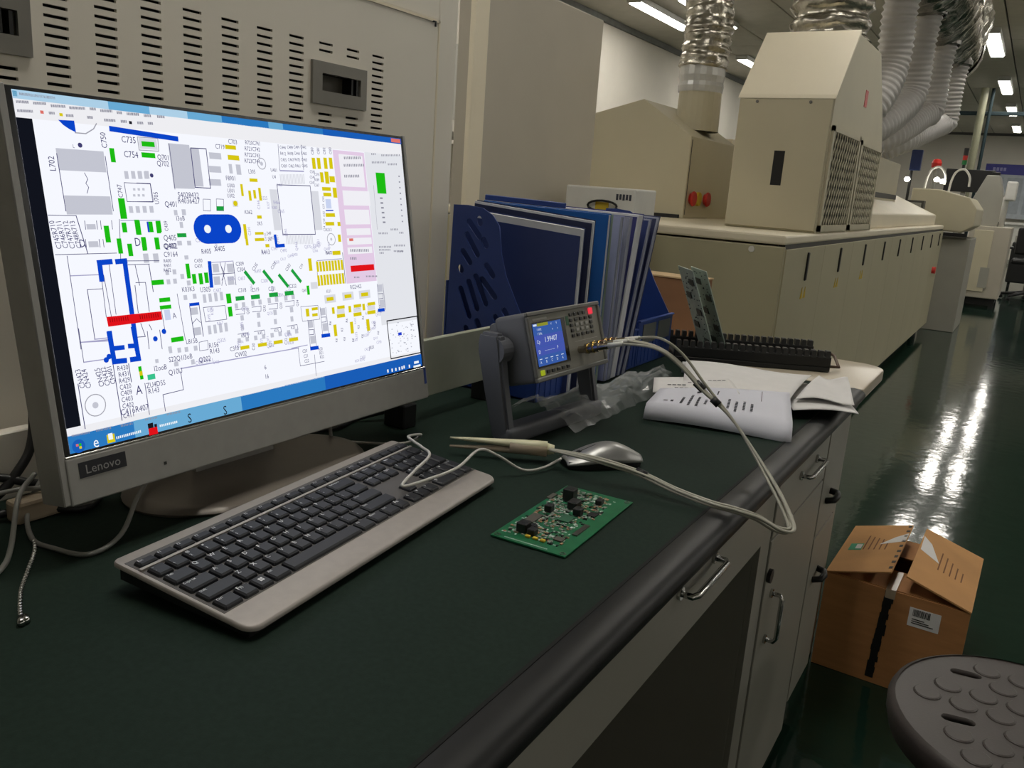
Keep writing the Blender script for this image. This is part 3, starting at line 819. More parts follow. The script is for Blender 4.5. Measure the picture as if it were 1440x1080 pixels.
SCREEN = {'R':{'gr':[(30.7,46.4,76.5,65.5),(31.7,87.4,76.5,104.2),(94.8,63.3,99.0,70.6),(102.1,62.9,106.4,70.2),(109.6,62.5,113.9,69.9),(117.2,62.1,121.6,69.5),(94.4,96.2,98.6,102.5),(101.7,96.1,106.0,102.4),
(109.2,95.9,113.5,102.3),(116.8,95.8,121.2,102.2),(101.7,79.1,104.3,81.3),(100.8,84.8,103.4,87.0),(106.7,78.9,109.3,81.2),(105.8,84.6,108.4,86.9),(111.8,78.7,114.4,81.0),(110.8,84.5,113.5,86.8),(148.3,33.6,173.7,77.9),
(172.6,36.9,185.1,75.2),(197.4,39.3,213.1,46.0),(195.0,53.3,210.7,60.0),(192.7,66.9,208.4,73.6),(221.6,50.0,226.1,60.0),(231.4,50.0,237.9,60.9),(144.3,99.4,148.5,104.7),(153.8,98.6,158.6,104.6),(149.3,111.3,153.2,117.4),
(109.1,63.0,112.7,70.1),(116.1,62.7,119.8,69.7),(48.6,112.8,57.5,117.6),(47.9,128.4,57.5,133.8),(102.4,141.6,108.2,150.5),(113.3,141.9,119.3,150.9),(99.1,245.2,102.8,249.0),(116.2,237.6,119.9,241.6),
(126.2,237.6,130.1,241.6),(134.8,238.1,138.7,242.1),(120.0,251.6,124.6,255.5),(143.4,130.3,148.9,134.9),(155.2,130.5,160.1,135.2),(149.6,145.2,154.4,149.2),(183.0,155.4,191.2,164.4),(202.1,156.2,210.6,165.4),
(182.5,168.7,190.7,177.7),(200.7,169.7,209.2,178.9),(165.6,186.3,169.6,195.1),(166.7,219.3,170.7,228.6),(172.9,186.0,176.9,194.9),(173.9,219.1,177.9,228.4),(180.3,185.7,184.4,194.7),(181.2,218.8,185.3,228.3),
(187.8,185.4,191.9,194.4),(188.5,218.6,192.7,228.1),(148.4,198.8,157.2,206.2),(148.9,219.4,157.8,227.5),(205.8,199.3,210.2,205.0),(215.9,199.0,220.5,204.5),(211.6,212.9,216.2,218.6),(210.8,222.9,214.8,228.7),
(203.8,237.4,208.3,242.4),(214.9,237.3,219.5,242.3),(229.1,198.3,233.7,204.1),(239.7,198.0,244.4,203.6),(235.2,212.2,240.0,218.0),(234.4,222.5,238.6,228.3),(227.1,237.3,231.8,242.4),(238.7,237.2,243.5,242.3),
(253.4,197.3,258.3,203.2),(264.5,197.0,269.5,202.7),(259.9,211.5,264.9,217.5),(259.1,222.0,263.5,228.0),(251.5,237.2,256.4,242.4),(263.6,237.0,268.7,242.3),(278.9,196.2,284.1,202.3),(290.6,195.9,295.8,201.7),
(285.8,210.7,291.0,216.9),(285.0,221.5,289.5,227.6),(277.1,237.0,282.2,242.3),(289.8,236.9,295.0,242.3),(115.8,234.7,120.0,239.7),(126.2,237.4,130.5,242.4),(134.8,237.9,139.1,242.9),(146.0,238.0,150.5,243.1),
(120.8,250.8,125.1,255.7),(140.5,251.6,144.9,256.7),(142.0,185.2,146.4,190.2),(153.4,184.7,157.9,189.8),(124.7,158.8,128.9,163.7),(133.2,158.5,137.5,163.5),(124.7,168.0,128.9,173.0),(132.4,167.8,136.7,172.8),
(141.7,163.6,146.1,168.7),(148.4,170.7,152.9,175.8),(447.4,195.5,456.9,205.1),(448.2,216.0,458.6,226.6),(335.9,216.6,343.9,225.4),(336.4,235.4,345.1,245.1),(312.8,229.7,320.4,238.3),
(313.2,248.2,321.6,257.7)],'gn':[(82.7,42.8,87.7,55.8),(84.1,88.9,91.0,108.2),(118.1,33.9,132.5,38.7),(116.3,44.5,131.5,49.4),(99.4,109.5,104.0,123.5),(111.8,110.8,116.5,121.0),(121.3,110.7,126.1,122.4),
(103.3,126.1,108.0,137.5),(117.2,126.3,122.0,137.9),(466.5,48.2,485.2,75.5),(65.3,114.4,70.6,129.9),(85.0,97.2,89.9,107.8),(84.1,111.6,89.1,120.9),(98.1,109.0,103.2,123.3),(112.5,110.9,117.8,121.2),
(121.7,110.2,127.1,121.2),(102.6,125.6,107.7,138.9),(117.2,126.4,122.5,138.1),(76.5,126.4,81.4,140.7),(86.8,131.6,91.8,143.5),(107.2,167.8,121.3,172.7),(113.2,185.8,125.9,190.1),(112.7,193.3,125.9,197.2),
(79.5,249.4,83.0,254.4),(79.9,258.5,83.6,262.3),(120.4,226.6,135.2,231.1),(149.4,153.5,154.1,168.7),(155.5,164.4,160.4,174.5),(163.7,164.1,168.6,175.7),(170.9,163.8,175.9,174.8),(195.7,187.9,202.2,198.4),
(195.9,202.1,201.5,212.7),(120.8,226.3,134.9,231.2),(316.7,187.6,321.0,198.6)],'tg':[(2.2,9.0,3.0,11.2),(3.3,8.9,4.2,11.1),(4.6,8.8,5.5,11.0),(5.8,8.7,6.9,10.9),(7.3,8.6,8.2,10.9),(8.5,8.5,9.6,10.8),(9.9,8.5,10.5,10.7),
(10.6,8.4,11.4,10.7),(11.7,8.3,12.8,10.6),(16.8,8.5,17.7,10.7),(18.0,8.4,19.1,10.7),(19.4,8.3,20.0,10.6),(20.2,8.2,21.0,10.5),(21.3,8.2,22.0,10.5),(22.2,8.1,23.0,10.4),(23.3,8.0,24.2,10.3),(24.5,8.0,25.0,10.3),
(25.2,7.9,25.9,10.2),(26.1,7.9,26.8,10.2),(27.0,7.8,28.1,10.1),(32.3,9.0,33.4,11.4),(33.7,9.0,34.3,11.3),(34.5,8.9,35.6,11.2),(35.9,8.8,36.6,11.2),(36.8,8.8,37.7,11.1),(38.0,8.7,38.7,11.0),(38.9,8.6,39.4,11.0),
(39.6,8.6,40.7,10.9),(41.1,8.5,41.7,10.8),(42.0,8.4,42.7,10.8),(42.9,8.4,44.1,10.7),(44.5,8.3,45.6,10.6),(49.2,8.9,50.0,11.2),(50.2,8.8,51.4,11.2),(51.8,8.7,52.7,11.1),(53.0,8.6,54.1,11.0),(54.4,8.5,55.1,10.9),
(55.3,8.5,56.5,10.8),(56.9,8.4,58.0,10.8),(58.3,8.3,59.5,10.7),(59.9,8.2,61.1,10.6),(61.5,8.1,62.3,10.5),(62.5,8.0,63.3,10.4),(63.6,8.0,64.3,10.4),(68.9,7.7,69.6,10.1),(69.8,7.7,70.5,10.1),(70.7,7.6,71.5,10.0),
(71.7,7.5,72.7,10.0),(73.1,7.5,73.7,9.9),(73.9,7.4,74.9,9.8),(79.2,8.2,80.1,10.6),(80.4,8.1,81.2,10.6),(81.4,8.0,82.6,10.5),(83.0,7.9,84.0,10.4),(84.3,7.9,85.1,10.3),(85.4,7.8,86.3,10.3),(86.6,7.7,87.8,10.2),
(88.1,7.7,88.8,10.1),(89.0,7.6,90.3,10.0),(90.7,7.5,91.4,10.0),(96.0,8.2,97.2,10.7),(97.6,8.1,98.8,10.6),(99.2,8.0,99.9,10.5),(100.1,7.9,101.3,10.5),(106.4,8.3,107.3,10.8),(107.6,8.2,108.6,10.7),(109.0,8.1,109.6,10.7),
(109.8,8.1,110.5,10.6),(110.8,8.0,111.5,10.6),(111.8,7.9,113.2,10.5),(113.6,7.9,114.4,10.4),(114.7,7.8,115.9,10.3),(116.3,7.7,117.7,10.2),(118.1,7.6,119.5,10.1),(124.9,8.0,125.9,10.5),(126.2,7.9,127.1,10.5),
(127.4,7.8,128.5,10.4),(128.9,7.7,130.1,10.3),(130.6,7.6,131.3,10.2),(131.6,7.6,132.8,10.2),(139.8,7.3,141.1,10.0),(141.6,7.2,143.0,9.9),(143.4,7.2,144.1,9.8),(144.4,7.1,145.8,9.7),(146.3,7.0,147.1,9.6),
(147.3,6.9,148.3,9.6),(1.9,16.4,2.7,18.6),(3.0,16.3,4.0,18.5),(4.4,16.2,5.1,18.5),(5.3,16.1,6.4,18.4),(6.7,16.1,7.6,18.3),(7.8,16.0,8.5,18.3),(8.7,16.0,9.5,18.2),(9.7,15.9,10.3,18.2),(10.5,15.9,11.1,18.1),
(11.2,15.8,11.8,18.1),(12.0,15.8,13.0,18.0),(13.3,15.7,14.4,18.0),(14.8,15.6,15.4,17.9),(29.5,15.4,30.1,17.7),(30.3,15.3,31.5,17.7),(31.8,15.3,32.7,17.6),(33.0,15.2,33.8,17.5),(34.1,15.2,34.8,17.5),(45.0,16.0,46.0,18.3),
(46.3,15.9,47.4,18.2),(47.7,15.8,48.6,18.2),(48.9,15.8,49.7,18.1),(50.0,15.7,50.6,18.1),(50.8,15.6,52.0,18.0),(65.1,15.5,65.7,17.9),(65.9,15.5,66.8,17.9),(67.1,15.4,68.3,17.8),(68.6,15.3,69.3,17.8),(69.5,15.3,70.6,17.7),
(81.9,16.3,83.2,18.8),(83.6,16.2,84.6,18.7),(85.0,16.2,86.1,18.6),(86.5,16.1,87.2,18.6),(87.4,16.1,88.4,18.5),(88.7,16.0,89.4,18.5),(89.6,15.9,90.9,18.4),(91.3,15.9,92.1,18.3),(92.4,15.8,93.3,18.3),(98.9,15.9,100.2,18.4),
(100.7,15.8,101.9,18.3),(102.3,15.7,103.7,18.2),(104.1,15.6,105.1,18.1),(116.5,15.6,117.5,18.1),(117.8,15.5,119.0,18.0),(119.4,15.4,120.5,18.0),(120.8,15.3,121.7,17.9),(122.0,15.3,123.0,17.8),(128.2,15.0,128.9,17.6),
(129.2,14.9,130.2,17.5),(130.5,14.8,131.9,17.4),(132.4,14.7,133.8,17.3),(6.0,2.1,6.9,4.3),(7.2,2.1,8.1,4.3),(8.4,2.1,9.4,4.3),(9.7,2.1,10.6,4.3),(10.9,2.0,11.8,4.3),(12.1,2.0,13.1,4.3),(13.4,2.0,14.3,4.3),
(14.6,2.0,15.5,4.3),(15.9,2.0,16.8,4.3),(17.1,2.0,18.0,4.3),(18.4,2.0,19.3,4.3),(19.6,2.0,20.6,4.3),(20.9,2.0,21.8,4.3),(22.2,2.0,23.1,4.3),(23.4,2.0,24.4,4.3),(24.7,2.0,25.6,4.3),(26.0,2.0,26.9,4.3),(27.2,2.0,28.2,4.3),
(28.5,2.0,29.5,4.3),(29.8,2.0,30.8,4.3),(31.1,2.0,32.1,4.3),(32.4,2.0,33.4,4.3),(33.7,2.0,34.7,4.3),(35.0,2.0,36.0,4.3),(36.3,2.0,37.3,4.3),(407.2,31.2,408.9,34.5),(410.4,31.0,412.2,34.3),(413.7,30.7,415.5,34.1),
(417.0,30.5,418.8,33.9),(420.3,30.3,422.1,33.7),(423.7,30.1,425.5,33.5),(427.0,29.9,428.8,33.3),(430.4,29.6,432.2,33.1),(433.8,29.4,435.6,32.8),(437.2,29.2,439.1,32.6),(405.5,40.4,407.2,43.8),(408.8,40.2,410.5,43.6),
(412.0,40.0,413.8,43.4),(415.3,39.8,417.1,43.2),(418.6,39.6,420.4,43.0),(422.0,39.4,423.8,42.9),(425.3,39.3,427.1,42.7),(428.7,39.1,430.5,42.5),(432.1,38.9,433.9,42.3),(435.5,38.7,437.3,42.1),(438.9,38.5,440.8,41.9),
(442.4,38.3,444.2,41.7),(404.3,53.8,406.1,57.1),(407.6,53.6,409.3,57.0),(410.9,53.5,412.6,56.8),(414.1,53.3,415.9,56.7),(417.5,53.2,419.3,56.5),(420.8,53.0,422.6,56.4),(424.1,52.8,425.9,56.2),(427.5,52.7,429.3,56.1),
(430.9,52.5,432.7,55.9),(401.2,146.9,403.0,150.2),(404.5,147.0,406.3,150.3),(407.8,147.1,409.5,150.4),(411.1,147.2,412.9,150.6),(414.4,147.3,416.2,150.7),(417.7,147.3,419.6,150.8),(421.1,147.4,422.9,150.9),
(424.5,147.5,426.3,151.0),(427.9,147.6,429.7,151.1),(431.3,147.7,433.1,151.2),(434.7,147.8,436.6,151.3),(399.4,157.0,401.1,160.3),(402.6,157.1,404.4,160.5),(405.9,157.2,407.7,160.6),(409.2,157.3,411.0,160.7),
(461.7,23.4,463.3,25.9),(465.0,23.2,466.6,25.7),(468.3,23.0,469.9,25.4),(482.2,23.8,483.9,26.3),(485.6,23.5,487.3,26.0),(489.0,23.3,490.7,25.8),(492.4,23.1,494.1,25.6),(495.8,22.8,497.6,25.4),(499.3,22.6,501.0,25.1),
(502.8,22.4,504.5,24.9),(506.3,22.1,508.1,24.7),(509.8,21.9,511.6,24.4),(513.4,21.6,515.1,24.2),(516.9,21.4,518.7,24.0),(520.5,21.2,522.3,23.7),(461.0,34.2,462.7,36.7),(464.3,34.0,466.0,36.5),(467.6,33.8,469.3,36.3),
(470.9,33.6,472.6,36.1),(474.3,33.4,476.0,35.9),(477.6,33.2,479.3,35.7),(481.0,33.0,482.7,35.5),(484.4,32.8,486.1,35.3),(487.8,32.6,489.5,35.1),(494.2,34.9,495.9,37.4),(497.6,34.7,499.4,37.2),(501.1,34.5,502.9,37.0),
(504.6,34.2,506.4,36.8),(508.1,34.0,509.9,36.6),(511.7,33.8,513.4,36.4),(460.4,126.6,462.1,129.1),(463.7,126.7,465.4,129.1),(467.1,126.7,468.7,129.2),(470.4,126.7,472.1,129.2),(473.8,126.8,475.5,129.3),
(477.1,126.8,478.8,129.3),(486.6,121.9,488.3,124.4),(490.1,121.9,491.8,124.4),(493.5,121.9,495.3,124.4),(497.0,121.9,498.8,124.5),(500.5,122.0,502.3,124.5),(504.7,126.6,506.4,129.1),(508.2,126.6,510.0,129.1),
(511.8,126.6,513.5,129.2),(458.5,144.6,460.1,147.1),(461.8,144.7,463.4,147.1),(465.1,144.8,466.8,147.2),(468.4,144.8,470.1,147.3),(471.8,144.9,473.5,147.4),(475.2,145.0,476.9,147.5),(478.6,145.1,480.3,147.6),
(482.0,145.2,483.7,147.7),(491.2,143.6,493.0,146.1),(494.7,143.7,496.4,146.2),(498.2,143.8,500.0,146.3),(501.7,143.8,503.5,146.4),(505.2,143.9,507.0,146.5),(508.8,144.0,510.6,146.6),(512.4,144.1,514.2,146.7),
(458.4,152.5,460.0,155.0),(461.7,152.7,463.4,155.1),(465.0,152.8,466.7,155.2),(495.5,151.9,497.3,154.4),(499.0,152.0,500.8,154.5),(502.5,152.1,504.3,154.6),(506.1,152.2,507.9,154.8),(514.5,50.3,517.5,52.1),
(514.3,57.9,517.3,59.8),(514.0,65.6,517.0,67.4),(513.8,73.2,516.8,75.1),(513.5,80.9,516.5,82.7),(513.3,88.6,516.3,90.4),(513.0,96.2,516.0,98.1),(512.8,103.9,515.8,105.7),(512.6,111.6,515.5,113.4),(470.3,80.5,475.9,82.6),
(470.5,86.8,476.1,89.0),(470.8,93.2,476.4,95.3),(471.0,99.6,476.6,101.7),(471.2,106.0,476.8,108.1),(471.4,112.3,477.0,114.5),(402.8,181.9,404.4,183.9),(405.6,182.0,407.1,184.1),(408.4,182.2,409.9,184.2),
(411.2,182.4,412.8,184.4),(426.2,182.0,427.8,184.1),(429.1,182.2,430.7,184.2),(432.0,182.3,433.6,184.4),(434.9,182.5,436.5,184.6),(437.9,182.6,439.5,184.7),(440.8,182.8,442.4,184.9),(443.8,183.0,445.4,185.1),
(446.7,183.1,448.4,185.2),(458.0,148.6,459.7,150.8),(461.1,148.7,462.7,150.8),(464.1,148.8,465.8,150.9),(467.2,148.9,468.8,151.0),(470.2,149.0,471.9,151.1),(473.3,149.1,475.0,151.2),(476.4,149.2,478.1,151.3),
(479.6,149.3,481.3,151.4),(488.7,151.3,490.4,153.5),(491.8,151.4,493.6,153.6),(495.0,151.5,496.8,153.7),(498.2,151.6,500.0,153.8),(501.5,151.7,503.2,153.9),(504.7,151.8,506.5,154.0),(508.0,151.9,509.7,154.1),
(3.8,300.1,4.5,302.0),(5.2,300.2,5.9,302.0),(6.7,300.2,7.4,302.1),(8.1,300.3,8.8,302.1),(9.6,300.3,10.3,302.2),(11.1,300.4,11.8,302.2),(12.6,300.4,13.3,302.3),(14.0,300.4,14.8,302.3),(15.5,300.5,16.3,302.4),
(17.0,300.5,17.7,302.4),(18.5,300.6,19.3,302.4),(20.0,300.6,20.8,302.5),(27.4,300.6,28.2,302.5),(29.0,300.6,29.7,302.5),(30.5,300.7,31.2,302.6),(32.0,300.7,32.8,302.6),(33.6,300.8,34.3,302.7),(35.2,300.8,35.9,302.7),
(36.7,300.9,37.5,302.8),(38.3,300.9,39.0,302.8),(39.9,301.0,40.6,302.9),(41.4,301.0,42.2,302.9),(52.4,301.4,53.2,303.4),(54.0,301.5,54.8,303.4),(55.6,301.5,56.4,303.5),(57.3,301.6,58.1,303.5),(58.9,301.6,59.7,303.6),
(60.6,301.7,61.4,303.6),(62.2,301.7,63.0,303.7),(63.9,301.8,64.7,303.7),(79.0,300.9,79.9,303.0),(80.8,301.0,81.6,303.0),(82.5,301.0,83.3,303.1),(84.2,301.1,85.1,303.1),(86.0,301.1,86.8,303.2),(87.7,301.2,88.6,303.2),
(89.5,301.2,90.3,303.3),(91.2,301.3,92.1,303.3),(103.5,300.7,104.3,302.8),(105.3,300.8,106.2,302.8),(107.1,300.8,108.0,302.9),(108.9,300.9,109.8,302.9),(110.8,300.9,111.7,303.0),(112.6,301.0,113.5,303.0),
(114.5,301.0,115.4,303.1),(116.3,301.1,117.2,303.1),(118.2,301.1,119.1,303.2)],'rd2':[(21.9,15.2,24.9,17.9),(401.1,133.4,408.7,136.8)],'yl':[(39.0,15.6,42.1,18.3),(220.0,30.0,234.6,34.5),(221.8,40.4,237.4,45.7),
(248.2,64.2,259.7,67.9),(234.1,70.8,237.5,83.8),(244.3,77.6,248.1,88.6),(251.3,76.7,255.1,86.2),(259.0,74.2,262.9,88.3),(252.7,104.6,259.5,108.3),(231.1,114.1,235.4,130.1),(231.9,130.1,235.6,137.4),
(246.7,123.0,259.3,126.0),(245.5,129.7,259.1,133.1),(259.8,136.6,265.8,140.3),(349.2,35.9,355.1,49.2),(357.9,35.4,363.9,48.8),(369.6,34.6,375.7,48.1),(379.1,34.0,385.3,47.6),(360.7,52.5,366.5,64.7),(368.8,51.3,375.9,66.0),
(376.8,56.5,386.4,63.9),(361.7,70.1,377.0,74.6),(362.8,76.9,377.0,81.4),(380.3,70.3,387.5,82.7),(363.0,101.7,379.7,106.3),(361.1,112.4,376.6,116.9),(382.5,112.4,387.9,117.7),(380.6,128.1,385.9,137.2),
(367.7,148.6,382.1,153.2),(79.8,254.0,83.4,258.6),(206.1,246.4,218.8,250.4),(231.1,246.6,244.4,250.7),(254.7,246.6,268.6,250.8),(278.7,246.5,293.3,250.8),(337.2,159.9,341.0,172.2),(336.5,176.5,340.3,189.3),
(342.4,159.9,346.3,172.2),(341.7,176.5,345.6,189.3),(347.7,159.9,351.7,172.3),(347.1,176.4,351.0,189.3),(353.1,159.8,357.1,172.3),(352.4,176.4,356.4,189.3),(358.5,159.8,362.5,172.3),(357.9,176.4,361.9,189.4),
(364.0,159.8,368.0,172.4),(363.3,176.3,367.4,189.4),(369.5,159.8,373.5,172.4),(368.9,176.3,372.9,189.4),(375.0,159.7,379.1,172.4),(374.4,176.2,378.6,189.4),(380.6,159.7,384.8,172.4),(380.1,176.2,384.2,189.5),
(324.2,155.5,329.8,170.5),(368.0,148.1,382.4,152.6),(348.5,204.4,360.9,208.9),(381.1,203.6,394.2,208.2),(412.9,203.7,426.7,208.5),(365.4,216.6,379.4,220.6),(363.5,226.9,378.4,231.5),(355.7,217.4,360.4,225.5),
(396.3,217.6,411.0,221.7),(394.3,228.1,410.0,232.8),(386.0,218.4,391.0,226.7),(423.6,217.3,439.0,221.5),(421.6,228.1,438.0,232.9),(413.0,218.1,418.1,226.7),(355.1,239.0,360.7,253.6),(385.8,238.8,391.7,253.9),
(417.3,238.7,423.6,254.1),(310.8,215.0,316.3,224.4),(321.1,214.5,331.5,218.0),(320.7,221.7,330.2,225.3)],'bk':[(107.6,16.0,110.7,18.8)],'tl':[(0.4,1.2,4.1,5.7)],'lgr':[(115.5,30.9,135.5,41.2),(220.6,89.1,227.9,95.5),
(294.5,57.8,295.7,69.1),(296.7,57.7,298.0,69.0),(299.0,57.6,300.3,68.9),(301.3,57.5,302.6,68.8),(303.7,57.4,304.9,68.8),(306.0,57.2,307.3,68.7),(308.3,57.1,309.6,68.6),(310.7,57.0,311.9,68.5),(313.0,56.9,314.3,68.4),
(315.4,56.8,316.7,68.3),(317.8,56.7,319.0,68.2),(320.1,56.5,321.4,68.1),(322.5,56.4,323.8,68.0),(324.9,56.3,326.2,67.9),(327.3,56.2,328.7,67.8),(329.8,56.1,331.1,67.7),(332.2,56.0,333.5,67.6),(292.7,127.4,294.0,137.7),
(295.1,127.4,296.4,137.7),(297.5,127.5,298.8,137.8),(299.9,127.5,301.2,137.8),(302.4,127.5,303.7,137.9),(304.8,127.6,306.1,137.9),(307.3,127.6,308.6,138.0),(309.7,127.6,311.0,138.0),(312.2,127.7,313.5,138.1),
(314.7,127.7,316.0,138.2),(317.2,127.7,318.5,138.2),(319.7,127.8,321.0,138.3),(322.2,127.8,323.5,138.3),(324.7,127.8,326.1,138.4),(327.3,127.9,328.6,138.4),(329.8,127.9,331.2,138.5),(332.4,127.9,333.7,138.6),
(335.0,128.0,336.3,138.6),(276.1,75.3,287.3,121.4),(341.0,75.5,354.7,122.0),(345.0,201.5,364.9,211.5),(377.5,200.6,398.5,210.9),(409.1,200.7,431.2,211.3),(364.5,220.9,378.5,226.5),(395.3,222.0,410.0,227.7),
(422.7,221.8,438.0,227.7),(324.2,184.3,335.4,192.2)],'gn2':[(198.1,95.1,207.6,99.6),(144.4,122.7,155.5,126.7),(208.1,191.9,220.4,196.6),(229.7,192.1,242.6,196.9),(256.5,191.8,270.0,196.7),
(280.5,191.7,294.6,196.8)],'lbl':[(365.5,84.6,375.0,96.1),(117.0,197.9,123.7,208.3)],'pk':[(374.7,18.1,442.9,163.5)],'pw':[(398.0,28.5,442.9,68.4),(398.1,73.2,449.8,91.9),(397.6,97.0,445.3,115.8),(398.0,120.9,444.5,129.4),
(397.1,132.9,445.0,141.4),(396.2,144.8,444.1,153.3)],'bl2':[(111.3,110.9,113.2,121.1),(480.7,263.8,488.5,267.9)],'dr':[(57.4,200.1,58.0,203.9),(59.7,200.1,60.3,203.9),(62.0,200.2,62.6,203.9),(64.3,200.2,64.9,204.0),
(66.6,200.2,67.2,204.0),(68.9,200.2,69.5,204.0),(71.2,200.2,71.8,204.0),(73.6,200.2,74.2,204.1),(75.9,200.2,76.5,204.1),(89.1,200.3,89.8,204.2),(91.5,200.3,92.2,204.3),(94.0,200.4,94.6,204.3),(96.4,200.4,97.1,204.3),
(98.9,200.4,99.6,204.3),(101.4,200.4,102.1,204.4),(103.9,200.4,104.6,204.4),(106.4,200.4,107.1,204.4),
(108.9,200.5,109.6,204.4)],'gn3':[(88.0,258.9,96.6,264.2)],'bl':[(147.7,193.8,160.1,197.0)],'rd':[(398.2,167.9,444.2,175.7)],'tg2':[(465.1,289.0,466.7,290.0),(510.3,262.5,511.7,263.8),(483.0,275.2,486.3,276.3),
(514.9,263.6,517.5,265.1),(472.0,290.2,473.6,291.4),(498.0,257.6,501.0,258.5),(497.1,291.7,500.6,292.6),(513.9,255.4,517.5,256.6),(491.9,267.1,493.9,268.5),(467.3,257.1,470.0,258.2),(476.7,288.8,479.8,290.3),
(498.8,273.2,502.3,274.4),(479.0,261.4,481.4,263.0),(478.2,263.7,479.6,264.8),(491.8,272.3,494.1,273.2),(482.2,269.2,483.8,270.0),(463.6,282.4,466.2,283.4),(475.7,287.2,478.0,288.2),(509.4,274.5,511.6,276.1),
(488.3,269.7,491.1,270.8),(511.4,257.3,514.0,258.7),(479.3,259.6,480.5,261.1),(474.6,287.6,476.0,288.3),(494.0,290.3,495.7,291.0),(469.3,265.0,471.5,266.2),(474.5,268.6,475.7,269.7),(506.3,281.0,508.2,282.1),
(516.5,273.0,519.8,274.5),(514.9,251.3,516.4,252.3),(499.4,276.0,502.3,276.8),(478.8,277.6,481.8,278.4),(460.9,271.2,463.6,272.0),(501.5,258.2,503.7,259.6),(492.4,278.8,495.8,280.1),(506.2,286.1,508.5,287.5),
(497.8,288.0,500.0,289.4),(481.4,249.4,484.4,250.7),(497.1,269.8,499.0,270.7),(496.5,287.5,500.0,288.7),(484.0,271.9,485.3,273.3),(478.8,252.6,480.1,254.2),(479.8,267.0,481.1,268.1),(490.7,254.8,492.2,256.1),
(510.0,255.2,513.3,256.9),(500.7,268.6,502.3,269.5),(509.1,253.2,510.8,254.5),(495.6,281.3,497.5,282.5),(468.3,265.2,470.9,265.9),(464.6,276.8,466.9,277.8),(494.1,288.3,495.6,289.3),(490.9,278.1,492.8,279.7),
(493.5,259.0,494.8,259.9),(509.1,262.5,512.6,264.0),(509.6,269.7,511.7,270.6),(463.4,262.6,465.8,263.3),(509.1,272.0,511.4,273.1),(482.8,289.6,484.2,290.8),(491.7,265.9,494.9,267.5),(482.3,282.5,485.2,283.3),
(512.0,271.5,513.7,272.9)],'wh':[(449.7,310.5,452.5,314.8),(458.8,310.8,461.6,315.1),(466.8,311.0,469.7,315.3),(474.7,311.1,477.6,315.4),(480.7,310.9,483.6,315.2),(485.2,310.5,488.1,314.8),(497.2,311.2,500.1,315.5),
(510.1,308.5,520.8,311.9),(507.7,314.3,524.4,317.1),(46.0,311.4,47.1,313.8),(47.9,311.4,49.0,313.8),(49.8,311.3,50.9,313.7),(51.7,311.3,52.9,313.7),(53.6,311.2,54.8,313.7),(55.5,311.2,56.7,313.6),(57.4,311.1,58.6,313.6),
(59.4,311.1,60.6,313.5),(61.3,311.0,62.5,313.5),(63.3,311.0,64.5,313.5),(65.3,311.0,66.5,313.4),(67.2,310.9,68.5,313.4),(69.2,310.9,70.5,313.4),(71.2,310.8,72.4,313.3),(93.6,310.2,94.9,312.5),(95.7,310.2,97.0,312.5),
(97.8,310.3,99.1,312.6),(99.9,310.3,101.2,312.6),(102.0,310.3,103.3,312.6),(104.1,310.3,105.5,312.6),(106.3,310.3,107.6,312.6),(108.4,310.3,109.8,312.6),(110.6,310.3,111.9,312.6),
(112.7,310.3,114.1,312.6)]},'L':[('nv',0.7,30.9,51.1,31.2,101.2),('nv',0.7,77.5,50.7,77.6,100.8),('nv',0.6,54.4,66.8,56.7,72.4),('nv',0.6,56.7,72.4,54.2,76.1),('nv',0.6,54.2,76.1,56.4,79.6),('nv',0.6,56.4,79.6,54.0,85.0),
('nv',0.6,93.2,74.2,121.4,74.5),('nv',0.6,121.4,74.5,121.5,91.9),('nv',0.6,121.5,91.9,93.5,91.9),('nv',0.6,93.5,91.9,93.2,74.2),('bl',5,87.4,25.0,159.6,28.6),('lg',1.0,51.3,31.6,61.4,31.6),('lg',1.0,61.4,31.6,69.9,26.6),
('lg',1.0,69.9,26.6,73.6,21.5),('lg',0.8,114.4,30.3,137.2,30.0),('lg',0.8,137.2,30.0,136.3,42.3),('lg',0.8,136.3,42.3,114.5,42.6),('lg',0.8,114.5,42.6,114.4,30.3),('nv',0.6,149.4,34.1,149.2,78.8),
('nv',0.9,174.9,36.5,194.4,36.0),('nv',0.9,194.4,36.0,193.7,76.6),('nv',0.9,193.7,76.6,174.2,76.2),('nv',0.9,174.2,76.2,174.9,36.5),('nv',0.5,182.2,88.0,191.4,88.1),('nv',0.5,191.4,88.1,189.9,100.2),
('nv',0.5,189.9,100.2,180.8,99.9),('nv',0.5,180.8,99.9,182.2,88.0),('nv',0.5,199.3,87.5,208.9,87.7),('nv',0.5,208.9,87.7,207.3,100.0),('nv',0.5,207.3,100.0,197.9,99.7),('nv',0.5,197.9,99.7,199.3,87.5),
('nv',0.5,106.4,74.0,121.7,74.0),('nv',0.5,121.7,74.0,122.5,91.4),('nv',0.5,122.5,91.4,103.5,91.8),('nv',0.6,297.2,24.2,295.3,53.0),('nv',0.6,334.2,22.0,333.9,50.9),('lv',1.5,295.6,53.7,333.6,52.8),
('nv',0.9,288.2,69.9,341.7,69.5),('nv',0.9,341.7,69.5,341.6,127.1),('nv',0.9,341.6,127.1,288.6,126.4),('nv',0.9,288.6,126.4,288.2,69.9),('bl',4,276.1,127.5,276.5,139.3),('bl',4,276.5,139.3,288.0,138.9),
('bl',1.5,364.5,98.6,377.1,98.4),('tg',0.5,459.7,65.1,458.6,122.9),('nv',0.6,14.3,104.8,40.1,105.3),('nv',0.8,40.1,105.3,45.8,139.7),('nv',0.6,15.2,139.3,74.7,140.0),('nv',0.6,47.5,109.8,47.3,117.6),
